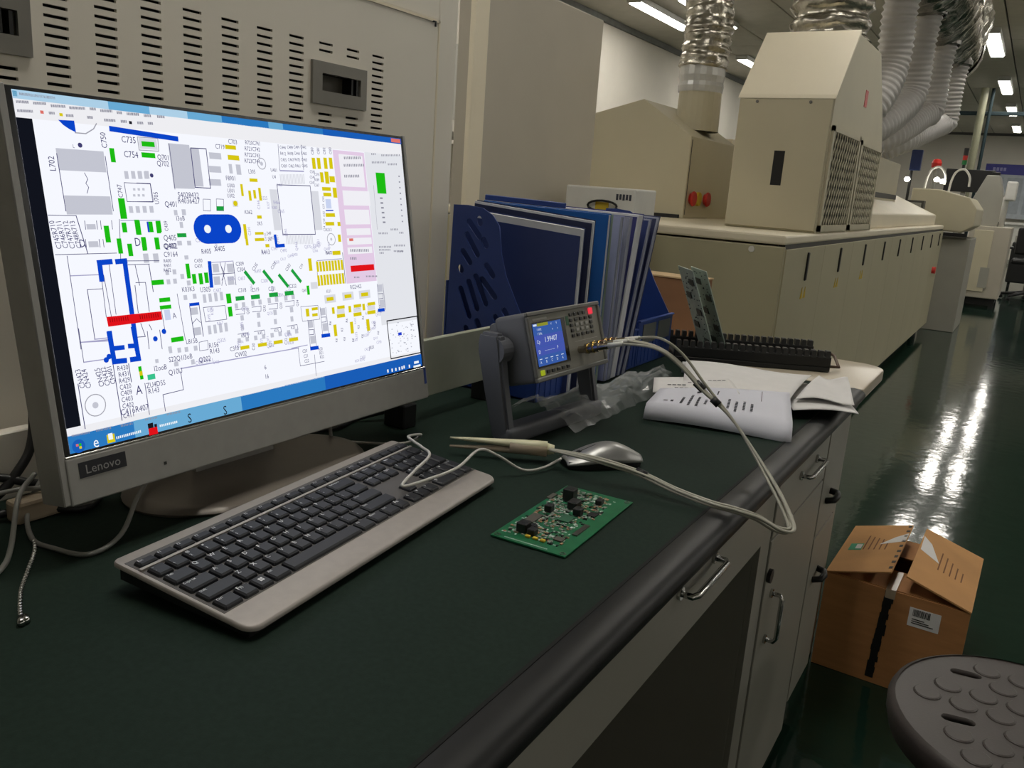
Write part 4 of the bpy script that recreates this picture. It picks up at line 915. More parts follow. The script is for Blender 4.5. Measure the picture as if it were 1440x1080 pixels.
('nv',0.6,59.1,109.8,58.8,117.6),('nv',0.6,63.0,109.8,62.7,117.7),('nv',0.6,74.3,109.7,74.0,117.7),('nv',0.6,45.5,126.5,45.3,133.7),('nv',0.6,58.9,126.7,58.8,134.0),('nv',0.6,62.8,126.8,62.7,134.1),
('nv',0.6,82.6,108.5,77.9,145.7),('lv',0.8,83.8,109.7,126.9,109.6),('nv',0.6,81.7,147.7,119.6,149.1),('bl',5,54.8,148.2,67.4,147.7),('bl',5,73.4,148.0,82.8,147.7),('bl',5,55.8,147.9,55.4,164.1),
('bl',5,81.7,147.7,81.0,232.3),('bl',5,55.3,213.4,55.4,228.9),('nv',0.6,25.8,140.8,25.1,224.9),('lv',0.9,26.0,158.5,53.6,159.1),('nv',0.6,65.2,148.9,64.7,197.1),('nv',0.6,58.1,159.6,59.6,199.0),
('nv',0.6,55.5,163.7,54.4,198.5),('nv',0.6,39.9,172.0,54.8,172.2),('nv',0.7,39.9,172.0,39.9,217.1),('lv',1,39.5,217.7,52.5,218.0),('lv',1,26.7,218.8,53.4,220.9),('nv',0.7,92.2,151.9,93.9,171.7),
('nv',0.6,90.1,168.9,100.7,169.3),('nv',0.7,100.7,169.5,100.4,197.9),('nv',0.7,88.9,171.4,88.1,198.0),('nv',0.6,83.1,151.5,108.0,151.9),('nv',0.8,107.3,151.9,107.9,179.0),('nv',0.7,89.2,208.3,92.1,221.5),
('nv',0.7,92.1,221.5,83.5,221.1),('nv',0.7,98.2,210.6,100.3,216.0),('nv',0.7,109.0,217.0,108.8,236.0),('nv',0.7,95.0,216.7,94.3,234.1),('bl',5,54.8,213.7,55.7,241.1),('bl',5,80.4,212.2,81.5,242.3),
('bl',4.5,57.7,228.6,66.9,228.9),('bl',4.5,73.5,228.5,80.4,229.0),('bl',5,55.0,241.0,67.2,241.6),('bl',5,73.7,241.6,82.1,241.8),('nv',0.6,25.9,206.2,25.8,237.1),('lv',1,25.8,237.1,47.0,237.4),
('lv',1,25.7,218.8,53.2,219.7),('nv',0.8,17.2,255.8,17.3,297.4),('nv',0.8,54.0,243.4,54.6,297.4),('nv',0.8,70.0,245.1,70.2,262.9),('nv',0.7,84.2,266.6,84.3,297.8),('nv',0.7,126.4,261.6,126.7,280.6),
('nv',0.7,126.7,280.6,102.3,281.3),('nv',0.7,102.3,281.3,102.5,298.1),('bl',4.5,179.8,153.7,178.4,178.6),('nv',0.7,181.1,166.3,211.0,166.4),('nv',0.6,193.5,154.2,198.0,179.2),('nv',0.6,200.5,154.5,191.9,178.8),
('nv',0.7,211.2,154.3,211.1,179.4),('lv',0.8,182.3,153.8,211.4,153.5),('nv',0.6,194.5,158.5,197.5,166.4),('nv',0.6,197.5,166.4,192.9,173.2),('nv',0.6,164.4,199.8,192.7,200.1),('nv',0.6,192.7,200.1,192.8,215.1),
('nv',0.6,192.8,215.1,165.1,215.0),('nv',0.6,165.1,215.0,164.4,199.8),('nv',0.8,147.8,196.3,148.6,229.7),('nv',0.8,159.6,196.6,159.7,229.7),('nv',0.6,148.7,214.7,154.3,210.5),('nv',0.6,154.3,210.5,158.5,215.0),
('nv',0.6,205.9,206.3,218.8,206.0),('nv',0.6,218.8,206.0,217.8,211.7),('nv',0.6,217.8,211.7,206.0,211.3),('nv',0.6,205.0,232.9,218.9,232.8),('nv',0.6,218.9,232.8,219.4,238.3),('nv',0.6,229.2,205.5,242.7,205.2),
('nv',0.6,242.7,205.2,241.7,211.0),('nv',0.6,241.7,211.0,229.3,210.6),('nv',0.6,228.3,232.7,242.9,232.5),('nv',0.6,242.9,232.5,243.4,238.1),('nv',0.6,253.6,204.6,267.8,204.3),('nv',0.6,267.8,204.3,266.7,210.3),
('nv',0.6,266.7,210.3,253.7,209.9),('nv',0.6,252.8,232.4,268.0,232.3),('nv',0.6,268.0,232.3,268.6,238.0),('nv',0.6,279.2,203.7,294.0,203.4),('nv',0.6,294.0,203.4,292.9,209.5),('nv',0.6,292.9,209.5,279.3,209.1),
('nv',0.6,278.3,232.2,294.3,232.0),('nv',0.6,294.3,232.0,294.9,237.9),('lv',1.2,126.9,258.7,292.6,259.7),('nv',0.5,153.4,235.1,164.4,234.4),('nv',0.5,164.4,234.4,163.6,244.1),('nv',0.5,163.6,244.1,152.7,244.0),
('nv',0.5,152.7,244.0,153.4,235.1),('nv',0.6,114.1,197.3,114.9,219.7),('nv',0.6,134.9,183.1,137.2,230.4),('nv',0.6,338.4,159.1,336.4,189.5),('nv',0.9,386.1,150.9,385.8,189.4),('lv',1,339.6,158.8,383.5,158.3),
('nv',0.6,447.1,194.2,446.4,230.5),('nv',0.6,458.6,194.9,459.4,229.9),('nv',0.7,447.4,207.5,457.0,207.9),('nv',0.7,457.0,207.9,456.6,214.4),('nv',0.7,456.6,214.4,447.8,214.3),('nv',0.6,335.7,215.3,334.8,248.6),
('nv',0.6,345.3,216.2,345.6,248.2),('nv',0.7,335.8,227.5,343.9,228.0),('nv',0.7,343.9,228.0,343.5,234.0),('nv',0.7,343.5,234.0,336.1,233.7),('nv',0.6,312.6,228.4,311.7,261.0),('nv',0.6,321.8,229.3,322.1,260.8),
('nv',0.7,312.7,240.4,320.4,240.9),('nv',0.7,320.4,240.9,320.0,246.8),('nv',0.7,320.0,246.8,312.9,246.5),('bl',4.5,444.7,229.4,455.8,229.6),('bl',4.5,334.0,250.4,346.4,250.7),('bl',4.5,312.6,263.1,323.9,263.5),
('nv',0.5,303.5,211.7,332.3,212.6),('nv',0.5,332.3,212.6,332.7,229.6),('nv',0.5,332.7,229.6,303.7,229.1),('nv',0.5,303.7,229.1,303.5,211.7),('lv',1,281.2,258.6,307.3,258.1),('nv',0.6,291.7,260.0,291.8,281.3),
('nv',0.6,291.8,281.3,332.6,281.8),('nv',0.6,317.2,271.4,316.0,297.1),('bk',1.6,459.4,245.2,526.9,245.5),('bk',1.6,459.4,245.2,460.2,297.2),('bk',1.6,460.2,297.2,528.0,297.9),
('bk',1.6,526.9,245.5,528.0,297.9)],'X':[('L702',25.1,60.0,7,90),('C750',78.2,36.1,7,90),('C735',104.5,33.6,7.5,0),('C754',105.0,47.3,7.5,0),('L',47.9,43.6,4,0),('C747',87.5,82.1,6,90),('Q701',140.2,47.9,6.5,0),
('Q702',139.2,54.0,6.5,0),('C719',213.0,32.5,6,0),('C703',231.0,26.1,6,0),('R720C741',259.1,25.3,5.5,0),('R721C742',257.9,31.9,5.5,0),('R722C743',256.8,38.6,5.5,0),('R723C744',255.6,45.2,5.5,0),('F8901',222.0,65.0,6,0),
('L305',253.1,56.6,5.5,0),('U300',221.2,72.8,5,0),('U301',220.3,78.2,5,0),('U302',219.4,83.6,5,0),('S4028432',164.7,84.1,7,0),('R4036427',164.5,90.0,7,0),('Q401',141.8,93.6,7,0),('K062',241.2,101.0,5.5,0),
('2K5',255.4,113.4,5,0),('249',267.2,124.7,5,0),('247',268.0,131.4,5,0),('I3oB',151.2,107.6,6,0),('Q405',135.5,126.9,7,0),('Q402',134.1,135.0,7,0),('U705',126.0,88.0,6,90),('C439',132.8,115.3,5,90),
('C444',304.0,27.0,4.6,0),('R412',303.6,34.0,4.6,0),('C435',303.2,41.0,4.6,0),('C409',302.8,48.0,4.6,0),('C489',315.6,26.1,4.6,0),('R498',315.2,33.2,4.6,0),('C447',314.8,40.3,4.6,0),('C463',314.4,47.4,4.6,0),
('C499',326.2,25.3,4.6,0),('C444',325.8,32.4,4.6,0),('R475',325.4,39.6,4.6,0),('R461',325.0,46.8,4.6,0),('C442',337.5,24.4,4.6,0),('C460',337.1,31.7,4.6,0),('C465',336.7,38.9,4.6,0),('C445',336.3,46.1,4.6,0),
('U401',286.0,53.5,5,0),('U4',285.3,61.0,5,0),('C80',351.8,28.1,5.5,90),('C81',362.1,27.4,5.5,90),('C82',372.7,26.6,5.5,90),('C83',383.4,25.8,5.5,90),('C583',348.1,52.6,4.2,0),('C595',355.5,55.4,4.2,0),
('C545',347.0,59.0,4.2,0),('R589',354.4,61.8,4.2,0),('C547',345.8,65.4,4.2,0),('C567',353.2,68.3,4.2,0),('C50',361.8,84.9,4.2,90),('C51',360.9,93.8,4.2,90),('C52',360.0,102.7,4.2,90),('C53',359.1,111.6,4.2,90),
('C54',358.2,120.5,4.2,90),('KS13',365.7,121.8,5,0),('RA12',361.9,149.8,5,0),('C745R710',18.0,122.0,6.2,98),('C746R711',24.2,122.1,6.2,98),('C747R712',30.5,122.2,6.2,98),('C748R713',36.9,122.2,6.2,98),('D',42.0,130.0,9,0),
('D',98.6,130.1,10,0),('CN423',19.8,251.5,6.5,98),('CN424',25.6,252.4,6.5,98),('CN425',38.5,253.3,6.5,98),('CN422',44.4,253.3,6.5,98),('CN401',50.3,253.3,6.5,98),('R430',63.4,247.9,6,0),('R431',63.3,254.0,6,0),
('R429',63.3,260.0,6,0),('C420',63.3,266.1,6,0),('C409',63.2,272.1,6,0),('C403',63.2,278.2,6,0),('C402',63.2,284.3,6,0),('C416R407',69.6,289.9,7.5,0),('C411',62.0,293.8,6,0),('A',76.9,271.8,11,0),
('ZU4D5S',96.1,269.3,6.5,0),('R143',92.9,275.2,6.5,0),('Q10U',120.3,260.6,7,0),('I2ooB',103.9,254.1,6.5,0),('S22Q1I3oB',128.7,247.8,6.5,0),('X405',195.1,139.6,7,0),('R405',177.6,141.8,6.5,0),('R413',259.0,145.4,6.5,0),
('Q402',135.2,135.1,7,0),('C9164',133.8,143.2,6.5,0),('U305',170.0,181.3,6.5,0),('C309',219.9,156.8,5.5,0),('C304',220.7,163.0,5.5,0),('C318',218.6,185.6,5.5,0),('C319',237.3,186.5,5.5,0),('C321',261.7,187.1,5.5,0),
('C322',294.8,186.3,5.5,0),('C335',240.7,161.3,5,45),('C335',268.2,161.1,5,45),('C333',290.3,164.4,5,45),('Q31',222.9,209.3,4.5,80),('K5S',212.8,235.3,4.5,0),('Q32',247.0,208.5,4.5,80),('K4S',236.6,235.1,4.5,0),
('Q33',272.3,207.7,4.5,80),('K3S',261.4,234.9,4.5,0),('Q34',298.7,206.9,4.5,80),('K2S',287.4,234.7,4.5,0),('C30',224.5,249.2,5,80),('C31',249.2,249.4,5,80),('C32',273.6,249.4,5,80),('C310',197.9,247.6,6,0),
('CW02',205.8,254.8,6.5,0),('6',238.1,274.3,6.5,0),('16',239.0,285.0,6.5,0),('L815B',144.8,232.7,6,0),('R156',171.4,240.2,6.5,0),('R143',171.7,246.5,6.5,0),('Q202',157.8,253.4,7,0),('A',128.2,204.5,7,0),
('K03K3',149.0,179.4,6,0),('R400',128.9,149.6,4.5,0),('R401',128.1,154.2,4.5,0),('R402',127.4,158.8,4.5,0),('C430',166.0,151.1,5,0),('C431',165.1,156.5,5,0),('RA17',360.9,150.1,5,0),('C39',311.9,164.3,4.5,45),
('KU1',353.7,196.9,5,0),('RG2+KS',404.5,194.9,6.5,0),('K5',370.0,246.8,5,80),('R6',350.1,236.3,5,80),('K5',401.4,246.9,5,80),('R6',380.5,236.2,5,80),('K5',433.8,246.9,5,80),('R6',411.8,235.9,5,80),
('Q60',312.3,192.7,4.5,0),('C20',301.8,264.5,4.8,0),('R20',328.5,265.7,4.8,0),('C21',302.4,270.7,4.8,0),('R21',329.0,270.6,4.8,0),('C22',303.1,276.8,4.8,0),('R22',329.5,275.6,4.8,0),('JK01',422.4,276.4,6,0),
('K8',358.1,258.8,4.5,80),('K8',372.7,258.9,4.5,80),('K8',388.3,262.5,4.5,80),('K8',406.9,259.6,4.5,80),('K8',439.2,259.0,4.5,80)],'D':[('nv',54.2,42.3,2.2,0),('lg',268.8,47.3,6.5,1),('gr',268.8,47.3,2.2,0),
('yl',224.3,91.9,3,0),('nv',124.4,66.2,2,0),('lg',368.4,133.6,7.5,1),('gr',368.4,133.6,1.8,0),('bl',113.5,219.0,2.6,0),('bl',102.7,225.1,2.6,0),('bl',51.2,235.5,2.6,0),('bl',47.9,238.2,2.6,0),('lg',30.6,278.0,10.5,1),
('gr',30.6,278.0,3,0),('bl',113.7,219.3,2.4,0)],'W':[(37.0,21.7),(52.0,21.0),(52.1,31.3),(46.8,29.2),(41.2,25.9)],'STAD':[(165.4,118.8),(227.9,119.2),(198.3,103.6),(193.0,134.3)],'HOLE':[(182.8,118.9),
(210.3,119.1)],'RED':[(54.4,198.5),(113.5,198.8),(113.6,207.2),(54.9,207.8)],'DG':[((226.2,166.5),(236.1,178.8)),((252.9,167.1),(263.4,179.7)),((275.5,172.8),(286.5,185.8)),((296.5,168.5),
(307.9,181.7))],'ICON':{'orb':(8.7,311.7),'ie':(25.5,311.5),'fold':(40.7,311.9),'red':(85.7,312.4),'s1':(129.4,310.7),
's2':(175.0,311.6)}}
srect('dk', 0, 23, 13.9, 293.8)
srect('menu', 0, 7, 527, 23)
for k in range(24):                                   # glassy title bar, uneven blue
    srect('bar4' if k < 4 or k in (6, 7) else ('bar2' if k in (4, 5, 8, 9, 13) else ('bar' if k < 17 else 'bar3')), 22 * k, 0, 22 * k + 22.2, 7.4)
srect('rd2', 506, 1, 526, 6)
srect('menu', 0, 294, 527, 301)
srect('side', 448, 23, 527, 250)
srect('pk', 388, 24, 447, 190)
for k in range(24):
    c = 'bar' if k < 3 else ('bar2' if k <= 8 else ('bar' if k < 15 else 'bar3'))
    srect(c, 22 * k, 300.5 if k < 12 else 300, 22 * k + 22.2, 317)
for c, lst in SCREEN['R'].items():
    for t4 in lst: srect('pw' if c == 'pw' else c, *t4) if c != 'pk' else None
for t6 in SCREEN['L']: sline(*t6)
for (s, x, y, sz, rot) in SCREEN['X']: stext('nv', s, x, y, sz, rot)
for (c, x, y, r, ring) in SCREEN['D']: sdisc(c, x, y, r, ring)
lay('bl').poly([sp(a, b, .0003) for a, b in SCREEN['W']])
lay('rd').poly([sp(a, b, .00036) for a, b in SCREEN['RED']][::-1])
for (a, b) in SCREEN['DG']: sline('gn2', 4.2, a[0], a[1], b[0], b[1])
(xl, yl_), (xr, yr_), (_, yt), (_, yb) = SCREEN['STAD']
rr = (yb - yt) / 2
yc = (yt + yb) / 2
pts = [(xl + rr + rr * math.cos(a), yc + rr * math.sin(a)) for a in [math.pi / 2 + math.pi * k / 12 for k in range(13)]] + [(xr - rr + rr * math.cos(a), yc + rr * math.sin(a)) for a in [-math.pi / 2 + math.pi * k / 12 for k in range(13)]]
lay('bl').poly([sp(a, b, .0003) for a, b in pts][::-1])
for (x, y) in SCREEN['HOLE']: sdisc('wh', x, y, 4.3, 0, .0004)
rs = random.Random(77)
for (xa, ya, xb_, yb_, n_t) in ((170, 120, 300, 235, 34), (300, 105, 380, 150, 14), (385, 200, 450, 290, 22), (255, 60, 375, 150, 30), (150, 235, 290, 262, 14)):
    for k in range(n_t):
        tx0, ty0 = rs.uniform(xa, xb_), rs.uniform(ya, yb_)
        if 296 < tx0 < 385 and 35 < ty0 < 135: continue
        stext('lv', rs.choice('RCQ') + str(rs.randint(301, 499)), tx0, ty0, rs.choice((4.2, 5)), rs.choice((0, 0, 90)))
# taskbar icons
ic = SCREEN['ICON']
sdisc('bar3', ic['orb'][0], ic['orb'][1] , 6.2, 0, .0002)
for (c, a, b) in (('rd2', -2.4, -2.2), ('gn', .4, -2.2), ('lbl', -2.4, .5), ('yl', .4, .5)):
    srect(c, ic['orb'][0] + a, ic['orb'][1] + b, ic['orb'][0] + a + 2.3, ic['orb'][1] + b + 2.2)
stext('wh', 'e', ic['ie'][0], ic['ie'][1], 13)
srect('yl', ic['fold'][0] - 4, ic['fold'][1] - 4, ic['fold'][0] + 4, ic['fold'][1] + 4)
srect('wh', ic['fold'][0] - 2.5, ic['fold'][1] - 5, ic['fold'][0] + 2, ic['fold'][1] + 1)
srect('rd', ic['red'][0] - 5, ic['red'][1] - 1, ic['red'][0] + 5, ic['red'][1] + 6); srect('bk', ic['red'][0] - 5, ic['red'][1] - 6, ic['red'][0] + 1, ic['red'][1] - 1); srect('bk', ic['red'][0] + 2, ic['red'][1] - 4, ic['red'][0] + 5, ic['red'][1] - 1)
for s in ('s1', 's2'): stext('bk', 'S', ic[s][0], ic[s][1], 12)
names = {'nv': 'drawing_lettering', 'yl': 'yellow_components', 'gn': 'green_components', 'bl': 'blue_outlines', 'gr': 'grey_pads', 'rd': 'red_highlight', 'pk': 'pink_pane', 'dk': 'dark_margin', 'bar': 'task_bar'}
for c, mb in layers.items():
    part(names.get(c, 'screen_graphics'), mb, EM[c], scr, kind='stuff')

# ------------------------------------------------------------------ keyboard
m_ksilver = mat('keyboard_silver', (168, 162, 157), .42, .2, var=.04, scale=90)
m_key = mat('black_key', (33, 35, 41), .42, var=.06)
m_leg = mat('key_legend', (222, 224, 228), .6)
kb = thing('computer_keyboard', 'silver full-size keyboard with black keys in front of the monitor', 'keyboard', (-.569, .608, B), math.radians(96.1))
KL, KD = .215, .079
def kz(y): return .0135 + (y + .07) * .1107
KS = math.atan(.1107)
body = MB()
bp_ = [(-KD, .0045), (-KD - .001, .0075), (-KD + .002, .0105), (-.070, kz(-.070)), (KD - .003, kz(KD - .003)), (KD, kz(KD) - .003), (KD - .002, kz(KD) - .012)]
def kcorner(cx, cy, r, a0, n=6): return [(cx + r * math.cos(a0 + math.pi / 2 * k / n), cy + r * math.sin(a0 + math.pi / 2 * k / n)) for k in range(n + 1)]
ol = kcorner(KL - .013, KD - .006, .006, 0)[:0] + kcorner(KL - .006, KD - .006, .006, 0) + kcorner(-KL + .006, KD - .006, .006, math.pi / 2) + kcorner(-KL + .013, -KD + .013, .013, math.pi) + kcorner(KL - .013, -KD + .013, .013, 1.5 * math.pi)
loops = []
for (ins, dz) in ((.0, -.0046), (.0, -.0022), (.0008, -.0006), (.0022, .0)):
    loops.append([body.bm.verts.new((x_ * (1 - ins / KL), y_ * (1 - ins / KD), kz(y_ * (1 - ins / KD)) + dz)) for x_, y_ in ol])
nn = len(ol)
for la, lb in zip(loops, loops[1:]):
    for k in range(nn): body.bm.faces.new((la[k], la[(k + 1) % nn], lb[(k + 1) % nn], lb[k]))
body.bm.faces.new(loops[0][::-1]); body.bm.faces.new(loops[-1])
bmesh.ops.recalc_face_normals(body.bm, faces=body.bm.faces)
part('case', body, m_ksilver, kb, world=False, sharp=40)
part('underside', MB().prism([(-KD + .006, .002), (-KD + .006, .0079), (KD - .006, .0245), (KD - .006, .012)], -KL + .004, KL - .004, 'x'), m_black, kb, world=False)
for sx in (-1, 1):
    part('foot', MB().box(sx * .17 - .02, sx * .17 + .02, KD - .028, KD - .014, 0, .016, .002), m_black, kb, world=False)
    part('foot', MB().box(sx * .18 - .015, sx * .18 + .015, -KD + .008, -KD + .018, 0, .004), m_black, kb, world=False)
part('key_well', MB().prism([(-.0475, kz(-.0475) + .0003), (.0665, kz(.0665) + .0003), (.0665, kz(.0665) - .002), (-.0475, kz(-.0475) - .002)], -.2115, .2115, 'x'), mat('key_well_grey', (96, 93, 90), .4, .4), kb, world=False)
U = .0185
KEYM = {}
def key_mesh(wd, dp):
    k = (round(wd, 4), round(dp, 4))
    if k not in KEYM:
        mb = MB()
        t = bmesh.new()
        bmesh.ops.create_cube(t, size=1)
        for v in t.verts:
            top = v.co.z > 0
            ix = .0008 if not top else .0019
            v.co = Vector((math.copysign(wd / 2 - ix, v.co.x), math.copysign(dp / 2 - ix, v.co.y), .0042 if top else .0))
        bmesh.ops.bevel(t, geom=[e for e in t.edges if abs(e.verts[0].co.z - e.verts[1].co.z) > .002 or e.verts[0].co.z > .004], offset=.0013, segments=1, affect='EDGES')
        mb._merge(t)
        KEYM[k] = mesh_of(mb, 'key', m_key)
    return KEYM[k]
lg = MB()
def key(x, y, wd, dp, s='', small=False):
    inst(key_mesh(wd, dp), 'key', kb, (x, y, kz(y) - .0004), (KS, 0, 0))
    if s:
        size = .0040 if (len(s) > 2 or small) else .0066
        lines = s.split('|')
        for q, tx_ in enumerate(lines):
            vs_, _ = text_tris(tx_)
            if not vs_: continue
            hw = max(v[0] for v in vs_) * size
            ox = x - wd / 2 + .0034 + hw
            oy = y + dp / 2 - .0050 - q * .0064
            put_text(lg, tx_, lambda a, b: (ox + a, oy + b, kz(oy + b) + .00395), size)
X0 = -.2095
y5 = -.0475 + U / 2 + .0005
R5 = [('Ctrl', 1.25), ('Fn', 1), ('Win', 1), ('Alt', 1.25), ('', 5.75), ('Alt', 1.25), ('Menu', 1.25), ('Ctrl', 1.25), ('Fn', 1)]
R4 = [('Shift', 2.25)] + [(c, 1) for c in ['Z', 'X', 'C', 'V', 'B', 'N', 'M', '<|,', '>|.', '?|/']] + [('Shift', 2.75)]
R3 = [('Caps Lk', 1.75)] + [(c, 1) for c in 'ASDFGHJKL'] + [(':|;', 1), ('"|\'', 1), ('Enter', 2.25)]
R2 = [('Tab', 1.5)] + [(c, 1) for c in 'QWERTYUIOP'] + [('{|[', 1), ('}|]', 1), ('||\\', 1.5)]
R1 = [('~|`', 1)] + [(c, 1) for c in ['!|1', '@|2', '#|3', '$|4', '%|5', '^|6', '&|7', '*|8', '(|9', ')|0', '_|-', '+|=']] + [('Backspace', 2)]
for r, row in enumerate((R5, R4, R3, R2, R1)):
    x = X0
    yy = y5 + r * U
    for s, wd in row:
        if s == 'Win':
            key(x + wd * U / 2, yy, wd * U, U)
            for a in (0, 1):
                for b in (0, 1):
                    cx, cy = x + U / 2 - .001 + a * .0026, yy - .001 + b * .0026
                    lg.poly([(cx - .0011, cy - .0011, kz(cy - .0011) + .004), (cx + .0011, cy - .0011, kz(cy - .0011) + .004), (cx + .0011, cy + .0011, kz(cy + .0011) + .004), (cx - .0011, cy + .0011, kz(cy + .0011) + .004)])
        else:
            key(x + wd * U / 2, yy, wd * U, U, s)
        x += wd * U
nx = X0 + 15 * U + .006
for r, names3 in ((2, ()), (3, ('Delete', 'End', 'PgDn')), (4, ('Insert', 'Home', 'PgUp'))):
    for i, s in enumerate(names3): key(nx + (i + .5) * U, y5 + r * U, U, U, s, True)
key(nx + 1.5 * U, y5 + U, U, U, '^')
for i, s in enumerate('<v>'): key(nx + (i + .5) * U, y5, U, U, s)
px = nx + 3 * U + .006
for r, rw in ((4, ('Num', '/', '*', '-')), (3, ('7', '8', '9')), (2, ('4', '5', '6')), (1, ('1', '2', '3'))):
    for i, s in enumerate(rw): key(px + (i + .5) * U, y5 + r * U, U, U, s)
key(px + U, y5, 2 * U, U, '0'); key(px + 2.5 * U, y5, U, U, '.')
key(px + 3.5 * U, y5 + .5 * U, U, 2 * U, 'Enter', True); key(px + 3.5 * U, y5 + 2.5 * U, U, 2 * U, '+')
yF = y5 + 4.5 * U + .0035 + .0062
fl = ['Esc'] + ['F%d' % k for k in range(1, 13)] + ['PrtSc', 'ScrLk', 'Pause']
fw = (15 * U + .006 + 3 * U) / 16
for i, s in enumerate(fl): key(X0 + (i + .5) * fw, yF, fw, .0125, s, True)
for i in range(4): key(px + (i + .5) * U, yF, U, .0125)
part('legends', lg, m_leg, kb, world=False)
part('divider_strip', MB().prism([(y5 + 4.5 * U + .0004, kz(.045)), (y5 + 4.5 * U + .0004, kz(y5 + 4.5 * U) + .0022), (y5 + 4.5 * U + .0034, kz(y5 + 4.5 * U + .003) + .0022), (y5 + 4.5 * U + .0034, kz(.045))], -.2115, .2115, 'x'), m_ksilver, kb, world=False)

m_wcable = mat('light_grey_cable', (190, 188, 182), .45)
kc = [(-.80, .80, B + .004), (-.70, .86, B + .006), (-.655, .855, B + .03), (-.633, .80, B + .045), (-.600, .785, B + .043), (-.574, .768, B + .042), (-.560, .72, B + .037), (-.546, .683, B + .034), (-.538, .715, B + .034), (-.533, .77, B + .036), (-.545, .833, B + .040), (-.530, .855, B + .030), (-.510, .885, B + .008), (-.497, .915, B + .006), (-.489, .95, B + .012)]
# ------------------------------------------------------------------ mouse
ms = thing('computer_mouse', 'silver arched wired mouse on the worktop behind the circuit board', 'mouse', (-.452, 1.000, B), math.radians(140))
def mouse_pt(t, s):
    # t 0 front .. 1 back, s -1..1 across
    hw = .031 * (math.sin(math.pi * (.10 + .82 * t)) ** .55) * (1 - .12 * math.exp(-((t - .45) / .2) ** 2))
    top = .011 + .026 * math.sin(math.pi * min(1, max(0, (t * .93 + .02)))) ** 1.25 * (.55 + .45 * t)
    z = top - (abs(s) ** 2.6) * (top - .006 - .006 * math.sin(math.pi * t))
    return Vector((s * hw, .057 - .114 * t, z))
mm_ = MB(); mm_.grid(lambda u, v: mouse_pt(u, -1 + 2 * v), 24, 16); mm_.smooth = True
sh = part('shell', mm_, mat('mouse_silver', (160, 160, 158), .36, .6, var=.03), ms, world=False)
sd = sh.modifiers.new('thick', 'SOLIDIFY'); sd.thickness = .0025; sd.offset = -1
bs = MB()
ring0 = [(mouse_pt(t, -1).x * .9, mouse_pt(t, -1).y * .95) for t in [k / 14 for k in range(15)]]
bs.prism(ring0 + [(-a, b) for a, b in reversed(ring0)], .001, .010, 'z')
part('base', bs, m_black, ms, world=False)
part('button_seam', MB().tube([mouse_pt(t, 0) + Vector((0, 0, .0002)) for t in [k / 20 for k in range(1, 9)]], .0005, 4), m_black, ms, world=False)
part('wheel', MB().cyl((-.003, .033, .0125), (.003, .033, .0125), .0085, 16), m_black, ms, world=False)
part('cable', MB().tube(spline(kc, 10), .0018, 8), m_wcable, ms)

# ------------------------------------------------------------------ LCR meter on its folding handle
PH2, TL2 = math.radians(-1.9), math.radians(16.6)
d2_ = Vector((-math.sin(PH2), math.cos(PH2), 0)); nh2 = Vector((math.cos(PH2), math.sin(PH2), 0))
u2_ = Vector((0, 0, math.cos(TL2))) - nh2 * math.sin(TL2); n2_ = d2_.cross(u2_)
LM = Matrix((d2_, u2_, n2_)).transposed().to_4x4(); LM.translation = Vector((-.558, .991, .861))
m_mgrey = mat('meter_dark_grey', (92, 94, 100), .5, var=.05, bump=.05, bscale=700)
m_mface = mat('meter_face', (126, 124, 115), .5, var=.03)
lm = thing('bench_meter', 'grey benchtop component meter tilted on its folding carry handle', 'meter', (-.60, 1.1, B))
part('case', MB().box(-.004, .209, -.004, .097, -.055, 0, .007, 3, LM).box(.004, .201, .003, .090, -.072, -.05, .006, 2, LM), m_mgrey, lm, sharp=40)
lip = MB()
for (a, b, c, e) in ((-.004, .209, .0905, .097), (-.004, .209, -.004, .003), (-.004, .003, .003, .0905), (.202, .209, .003, .0905)):
    lip.box(a, b, c, e, -.002, .004, .0015, 1, LM)
part('rim', lip, mat('meter_rim', (104, 104, 100), .5), lm)
fc = part('face', MB().box(.003, .202, .003, .0905, -.002, .001, 0, 1, LM), m_mface, lm)
part('display_glass', MB().box(.005, .098, .0155, .0815, .001, .0014, 0, 1, LM), m_bez, fc)
def lp(x, y, z=.0016): return LM @ Vector((x, y, z))
def lquad(mb, x0, x1, y0, y1, z=.0016): mb.poly([lp(x0, y0, z), lp(x1, y0, z), lp(x1, y1, z), lp(x0, y1, z)])
ds = MB(); lquad(ds, .008, .0865, .018, .079)
disp = part('display', ds, mat('lcd_blue', (70, 112, 200), emit=.62, spec=.0), fc, label='lit blue display')
q = MB(); lquad(q, .008, .0865, .046, .062, .0018); lquad(q, .008, .0865, .033, .0455, .0018); part('display_band', q, mat('lcd_blue2', (84, 104, 205), emit=.65, spec=.0), disp)
q = MB(); lquad(q, .020, .050, .0745, .079, .0019); part('display_tab', q, mat('lcd_yellow', (170, 175, 60), emit=.6, spec=.0), disp)
q = MB()
put_text(q, '1.99407', lambda x, y: lp(.052 + x, .0545 + y, .002), .0110)
put_text(q, 'Cp', lambda x, y: lp(.017 + x, .053 + y, .002), .0075)
put_text(q, 'D', lambda x, y: lp(.016 + x, .0385 + y, .002), .0075)
put_text(q, 'F', lambda x, y: lp(.066 + x, .040 + y, .002), .007)
for i in range(4): put_text(q, '----', lambda x, y: lp(.033 + i * .007 + x, .0395 + y, .002), .005)
for i in range(5): put_text(q, 'ABCD'[i % 4] , lambda x, y: lp(.015 + i * .015 + x, .0235 + y, .002), .0055); lquad(q, .012 + i * .015, .019 + i * .015, .0275, .0285, .002)
